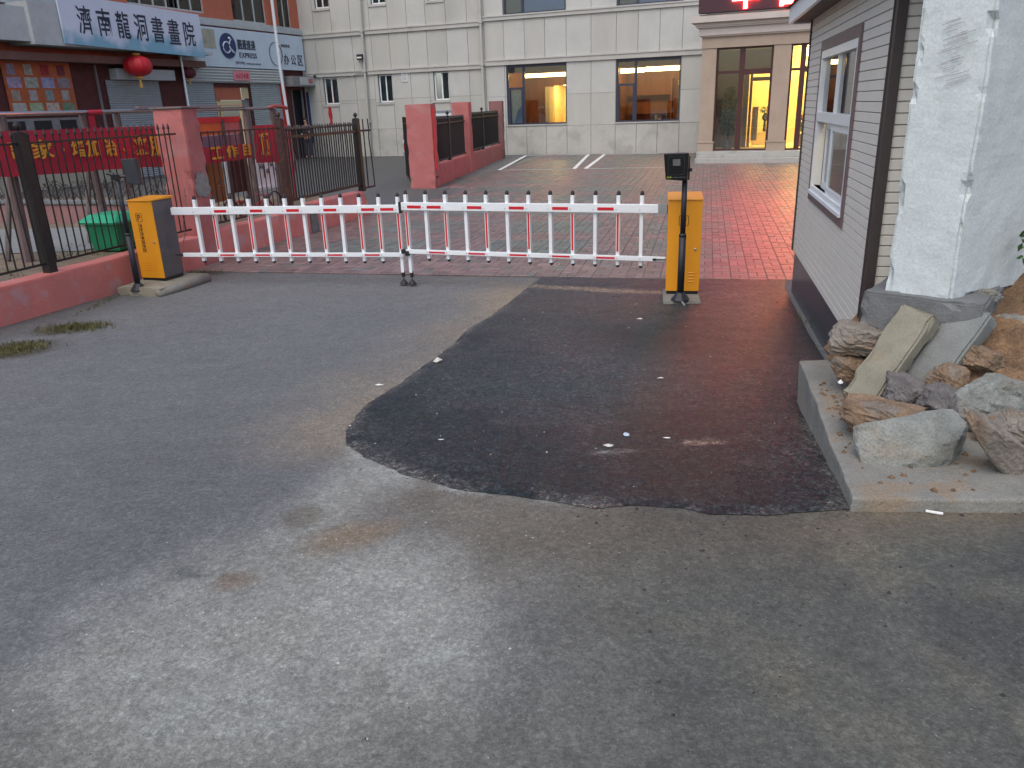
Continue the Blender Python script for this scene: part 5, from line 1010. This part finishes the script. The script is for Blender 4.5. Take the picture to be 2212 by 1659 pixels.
rock('reddish brown block at the right behind the big grey stone', (2.30, 3.66, .25), (.27, .22, .17), (5, 5, 5), M['rock_c'], 8)
rock('big grey boulder with a rusty patch at the right of the heap', (2.30, 3.42, .12), (.44, .34, .32), (0, 15, -20), M['rock_b'], 9, amp=.13)
rock('ochre slab stone lying behind the long grey stone', (1.73, 3.34, .075), (.42, .30, .20), (0, 6, -30), M['rock_c'], 10)
rock('long blue grey stone lying at the front of the heap', (1.745, 3.10, .10), (.50, .24, .235), (0, 2, -4), M['rock_b'], 27, amp=.07, blocky=.92)
rock('brown elongated stone slanting down at the front right', (2.0, 2.94, .11), (.145, .2, .47), (0, -44, 18), M['rock_a'], 28, amp=.10, blocky=.85)
rock('grey boulder at the right edge above the others', (2.56, 3.78, .27), (.30, .3, .30), (0, 0, 30), M['rock_b'], 13)
rock('grey stone at the right edge beside the slanting one', (2.28, 3.12, .06), (.34, .3, .2), (0, 10, 0), M['rock_a'], 14)
rock('small pale stone lying on the brown soil by the pillar', (2.46, 3.88, .50), (.12, .12, .08), (0, 0, 0), M['rock_b'], 15)
rock('small rusty stone in the gap right of the heap', (2.16, 3.22, .06), (.16, .16, .12), (30, 0, 0), M['rock_c'], 16)
# soil heap
gx, gy = np.meshgrid(np.arange(1.72, 4.4, .03), np.arange(3.2, 5.4, .03)); hh = np.clip((gx-1.80)/.55, 0, 1)*np.clip((gy-3.25)/.55, 0, 1); hh = hh*hh*(3-2*hh)
zz = -.03+hh*(.36+.16*np.clip((gx-2.3)/.5, 0, 1)+.08*np.clip((gy-3.7)/.5, 0, 1))+(vnoise(gx, gy, 6, 5)-.5)*.12*np.clip(hh*3, 0, 1)
a_, b_ = gx.shape; ii = np.arange(a_*b_).reshape(a_, b_); q = np.stack([ii[:-1, :-1], ii[:-1, 1:], ii[1:, 1:], ii[1:, :-1]], -1).reshape(-1, 4)
kl = [(loc_of((float(x), float(y)), K_O, K_R)) for x, y in zip(gx.ravel(), gy.ravel())]
gxr, gyr = gx.ravel(), gy.ravel()
keep = [f for f in q.tolist() if gxr[f[0]]-1.32 > (gyr[f[0]]-2.74)*.243+.16 and not all((kl[i][0] > -.05 and kl[i][1] > -2.4) for i in f)]
o = MB().add(np.stack([gx, gy, zz], -1).reshape(-1, 3).tolist(), keep).build('soil_heap', M['earth'], None, smooth=True, fix=False); tag(o, kind='structure')
sb_ = thing('leafy_shrub', 'sprig of green leaves at the right edge beside the pillar', 'shrub', (2.63, 3.88, .45))
m = MB(); leafy(m, 70, (0, 0, .22), .07, .22, .028); m.build('leaves', M['leaf'], sb_, fix=False); MB().tube([(0, 0, 0), (.01, 0, .4)], .006, 5).build('stem', M['trunk'], sb_)
nbd = thing('neighbour_house', 'grey rendered building with a dark window glimpsed at the right edge', 'building', (14.5, 14, 0), R(-30))
MB().box(-3, 6, 0, 4, ZL-.1, 5).build('wall', M['creamwall'], nbd); fr_ = MB().box(-1.5, .5, -.03, 0, .6, 2.2).build('window', M['dark'], nbd); box('sill', M['footing'], fr_, -1.6, .6, -.12, 0, .5, .6)

# ------------------------------------------------------------------ weeds and litter
wd = MB()
for (cx, cy, rx, ry, n_) in [(-4.30, 7.55, .26, .16, 900), (-4.42, 6.75, .20, .22, 800), (-4.05, 10.35, .25, .12, 130), (-1.35, 23.5, .5, .12, 200), (-4.6, 8.6, .05, .5, 80), (2.62, 7.0, .03, .5, 60)]:
    for _ in range(n_):
        x, y = random.gauss(cx, rx*.6), random.gauss(cy, ry*.6); z = zt(x, y); a = random.uniform(0, 6.28); h = random.uniform(.01, .045); wl = .012
        wd.add([(x, y, z), (x+wl*math.cos(a), y+wl*math.sin(a), z), (x+random.uniform(-.03, .03), y+random.uniform(-.03, .03), z+h)], [(0, 1, 2)])
tag(wd.build('ground_weeds', mat('weed', (.10, .115, .04), .85, .5, 9, col2=(.16, .14, .05)), fix=False), kind='stuff')
def litter(label, x, y, sx_, sy_, h, m, rz=0, cat='litter', up=.02, seed=0):
    rnd = random.Random(seed+int(x*100)); n_ = 7; b_ = MB(); z = zt(x, y)+up
    ring = [(x+sx_*math.cos(t+rz)*rnd.uniform(.6, 1), y+sy_*math.sin(t+rz)*rnd.uniform(.6, 1), z+rnd.uniform(0, h*.5)) for t in [6.283*k/n_ for k in range(n_)]]
    b_.add(ring+[(x, y, z+h)], [(k, (k+1) % n_, n_) for k in range(n_)]+[tuple(range(n_-1, -1, -1))]); o = b_.build('litter', m); return tag(o, label, cat)
litter('crumpled white paper near the left edge of the dark patch', -.57, 5.76, .042, .05, .04, M['dust'], seed=4)
litter('small folded paper scrap on the tan dust left of the patch', -.93, 5.17, .04, .015, .012, M['paper'], up=.004)
litter('blue white triangular plastic scrap on the dark patch', .60, 3.83, .022, .03, .006, mat('bluescrap', (.5, .6, .7), .4), up=.02)
litter('pale straw coloured scrap below the triangular one', .48, 3.64, .035, .02, .012, M['dust'], up=.02)
litter('white flake on the left part of the dark patch', -.39, 3.86, .022, .008, .004, M['paper'], up=.02)
litter('pale stone chip near the right cabinet plinth', 1.2, 7.0, .035, .014, .01, M['dust'], up=.02)
litter('white curled scrap on the red lit part of the patch', 1.02, 5.05, .03, .012, .01, M['paper'], up=.02)
litter('pinkish tissue scrap on the right part of the patch', .80, 3.75, .025, .010, .006, M['paper'], up=.02)
cg = MB().tube([(1.60, 2.70, zt(1.6, 2.7)+.01), (1.655, 2.675, zt(1.65, 2.68)+.008)], .006, 8).build('cigarette_end', M['paper']); tag(cg, 'white cigarette end on the road below the slab edge', 'cigarette')
litter('white scrap on the slab by the foot of the kerb piece', 1.70, 3.80, .015, .02, .02, M['paper'], up=.01+.27)
def chips(name, m, n_, region, s0, s1, up):
    b_ = MB(); k = 0
    while k < n_:
        x, y = region(); s = random.uniform(s0, s1)*(random.random()**1.5*.7+.3); z = zt(x, y)+up; a = random.uniform(0, 6.28); pts = [(x+s*math.cos(a+t)*random.uniform(.6, 1), y+s*math.sin(a+t)*random.uniform(.6, 1)) for t in (0, 1.6, 3.1, 4.7)]
        b_.add([(p[0], p[1], z) for p in pts]+[(x, y, z+s*.7)], [(0, 1, 4), (1, 2, 4), (2, 3, 4), (3, 0, 4)]); k += 1
    tag(b_.build(name, m, fix=False), kind='stuff')
PP = PATCH+[(1.40, 2.95), (1.74, 4.47), (2.72, 7.2), (3.0, 8.35)]
def rp_():
    while True:
        x, y = random.uniform(-1, 3), 2.8+6.3*random.random()**1.4
        if inside(np.array([x]), np.array([y]), PP)[0]: return x, y
chips('pale_chips', M['dust'], 150, rp_, .003, .010, .016)
chips('gravel', M['grit'], 240, lambda: (random.uniform(.2, 2.6), 1.5+1.35*random.random()**.6), .004, .014, .0)
chips('gravel', M['grit'], 160, lambda: (random.uniform(-2.6, 1.5), random.uniform(1.2, 4.5)), .002, .007, .0)
chips('pale_grit', M['dust'], 200, lambda: (random.gauss(-.6, .45), random.gauss(2.3, .5)), .002, .007, .0)
chips('crumbs', M['grit'], 260, lambda: (lambda i: (poly[i][0]+random.gauss(0, .10), poly[i][1]+random.gauss(0, .08)))(random.randint(2, 27)), .003, .009, .0)
cr = MB()
for _ in range(260):
    x, y = random.gauss(1.72, .16), random.gauss(3.5, .35)
    if not (x-1.32 > (y-2.74)*.243+.04 and 2.75 < y < 4.4): continue
    s = random.uniform(.004, .02); pts = [(x+s*math.cos(t)*random.uniform(.5, 1), y+s*math.sin(t)*random.uniform(.5, 1), .002) for t in (0, 1.3, 2.5, 3.8, 5)]; cr.add(pts+[(x, y, s*.8)], [(k, (k+1) % 5, 5) for k in range(5)])
tag(cr.build('soil_crumbs', M['earth'], fix=False), kind='stuff')

# ------------------------------------------------------------------ person by the doorway
px_, py_, _z = world(A_O, A_R, -9.35, -.9)
pe = thing('person', 'person in dark clothes standing by the dark doorway with one arm raised', 'person', (px_, py_, ZL+.0), R(-10))
def skin(name, joints, bones, m, parent):
    me = bpy.data.meshes.new(name); me.from_pydata([j[:3] for j in joints], bones, []); o = link(bpy.data.objects.new(name, me), parent); me.materials.append(m)
    sk = o.modifiers.new('skin', 'SKIN'); 
    for i, j in enumerate(joints): me.skin_vertices[0].data[i].radius = (j[3], j[4] if len(j) > 4 else j[3])
    me.skin_vertices[0].data[0].use_root = True; ss = o.modifiers.new('sub', 'SUBSURF'); ss.levels = 2; ss.render_levels = 2; sk.use_smooth_shade = True; return o
J = [(0, 0, .95, .15, .11), (0, 0, 1.15, .14, .10), (0, 0, 1.36, .17, .11), (0, 0, 1.46, .06, .06), (0, -.01, 1.53, .055), (0, -.02, 1.62, .085, .10), (0, -.01, 1.70, .06, .08),
     (.19, 0, 1.38, .055), (.25, -.05, 1.12, .045), (.10, -.28, 1.02, .035), (.02, -.34, 1.03, .03), (-.19, 0, 1.38, .055), (-.30, -.10, 1.20, .045), (-.27, -.28, 1.40, .035), (-.26, -.33, 1.46, .03),
     (.09, 0, .86, .09), (.10, -.02, .48, .062), (.10, .02, .09, .045), (.11, -.13, .04, .04), (-.09, 0, .86, .09), (-.11, -.05, .48, .062), (-.12, .02, .09, .045), (-.13, -.13, .04, .04)]
Bn = [(0, 1), (1, 2), (2, 3), (3, 4), (4, 5), (5, 6), (2, 7), (7, 8), (8, 9), (9, 10), (2, 11), (11, 12), (12, 13), (13, 14), (0, 15), (15, 16), (16, 17), (17, 18), (0, 19), (19, 20), (20, 21), (21, 22)]
bo = skin('body', J, Bn, M['skin'], pe)
Jt = [(0, 0, .92, .165, .13), (0, 0, 1.15, .155, .115), (0, 0, 1.37, .18, .125), (.20, 0, 1.38, .07), (.26, -.05, 1.12, .06), (.14, -.24, 1.03, .045), (-.20, 0, 1.38, .07), (-.31, -.10, 1.20, .06), (-.28, -.24, 1.35, .045)]
skin('jacket', Jt, [(0, 1), (1, 2), (2, 3), (3, 4), (4, 5), (2, 6), (6, 7), (7, 8)], mat('jacket', (.03, .028, .04), .8), pe)
skin('trousers', [(0, 0, .93, .155, .12), (.09, 0, .84, .10), (.10, -.02, .48, .075), (.10, .02, .10, .06), (-.09, 0, .84, .10), (-.11, -.05, .48, .075), (-.12, .02, .10, .06)], [(0, 1), (1, 2), (2, 3), (0, 4), (4, 5), (5, 6)], mat('trousers', (.03, .035, .07), .8), pe)
MB().lathe([(0, 1.60), (.095, 1.61), (.10, 1.67), (.085, 1.73), (.04, 1.765), (0, 1.77)], 14, (0, .012, 0)).build('hair', M['dark'], pe, smooth=True)
MB().box(-.09, -.02, -.40, -.37, .98, 1.10).build('held_paper', M['paper'], pe)

bpy.context.view_layer.update()
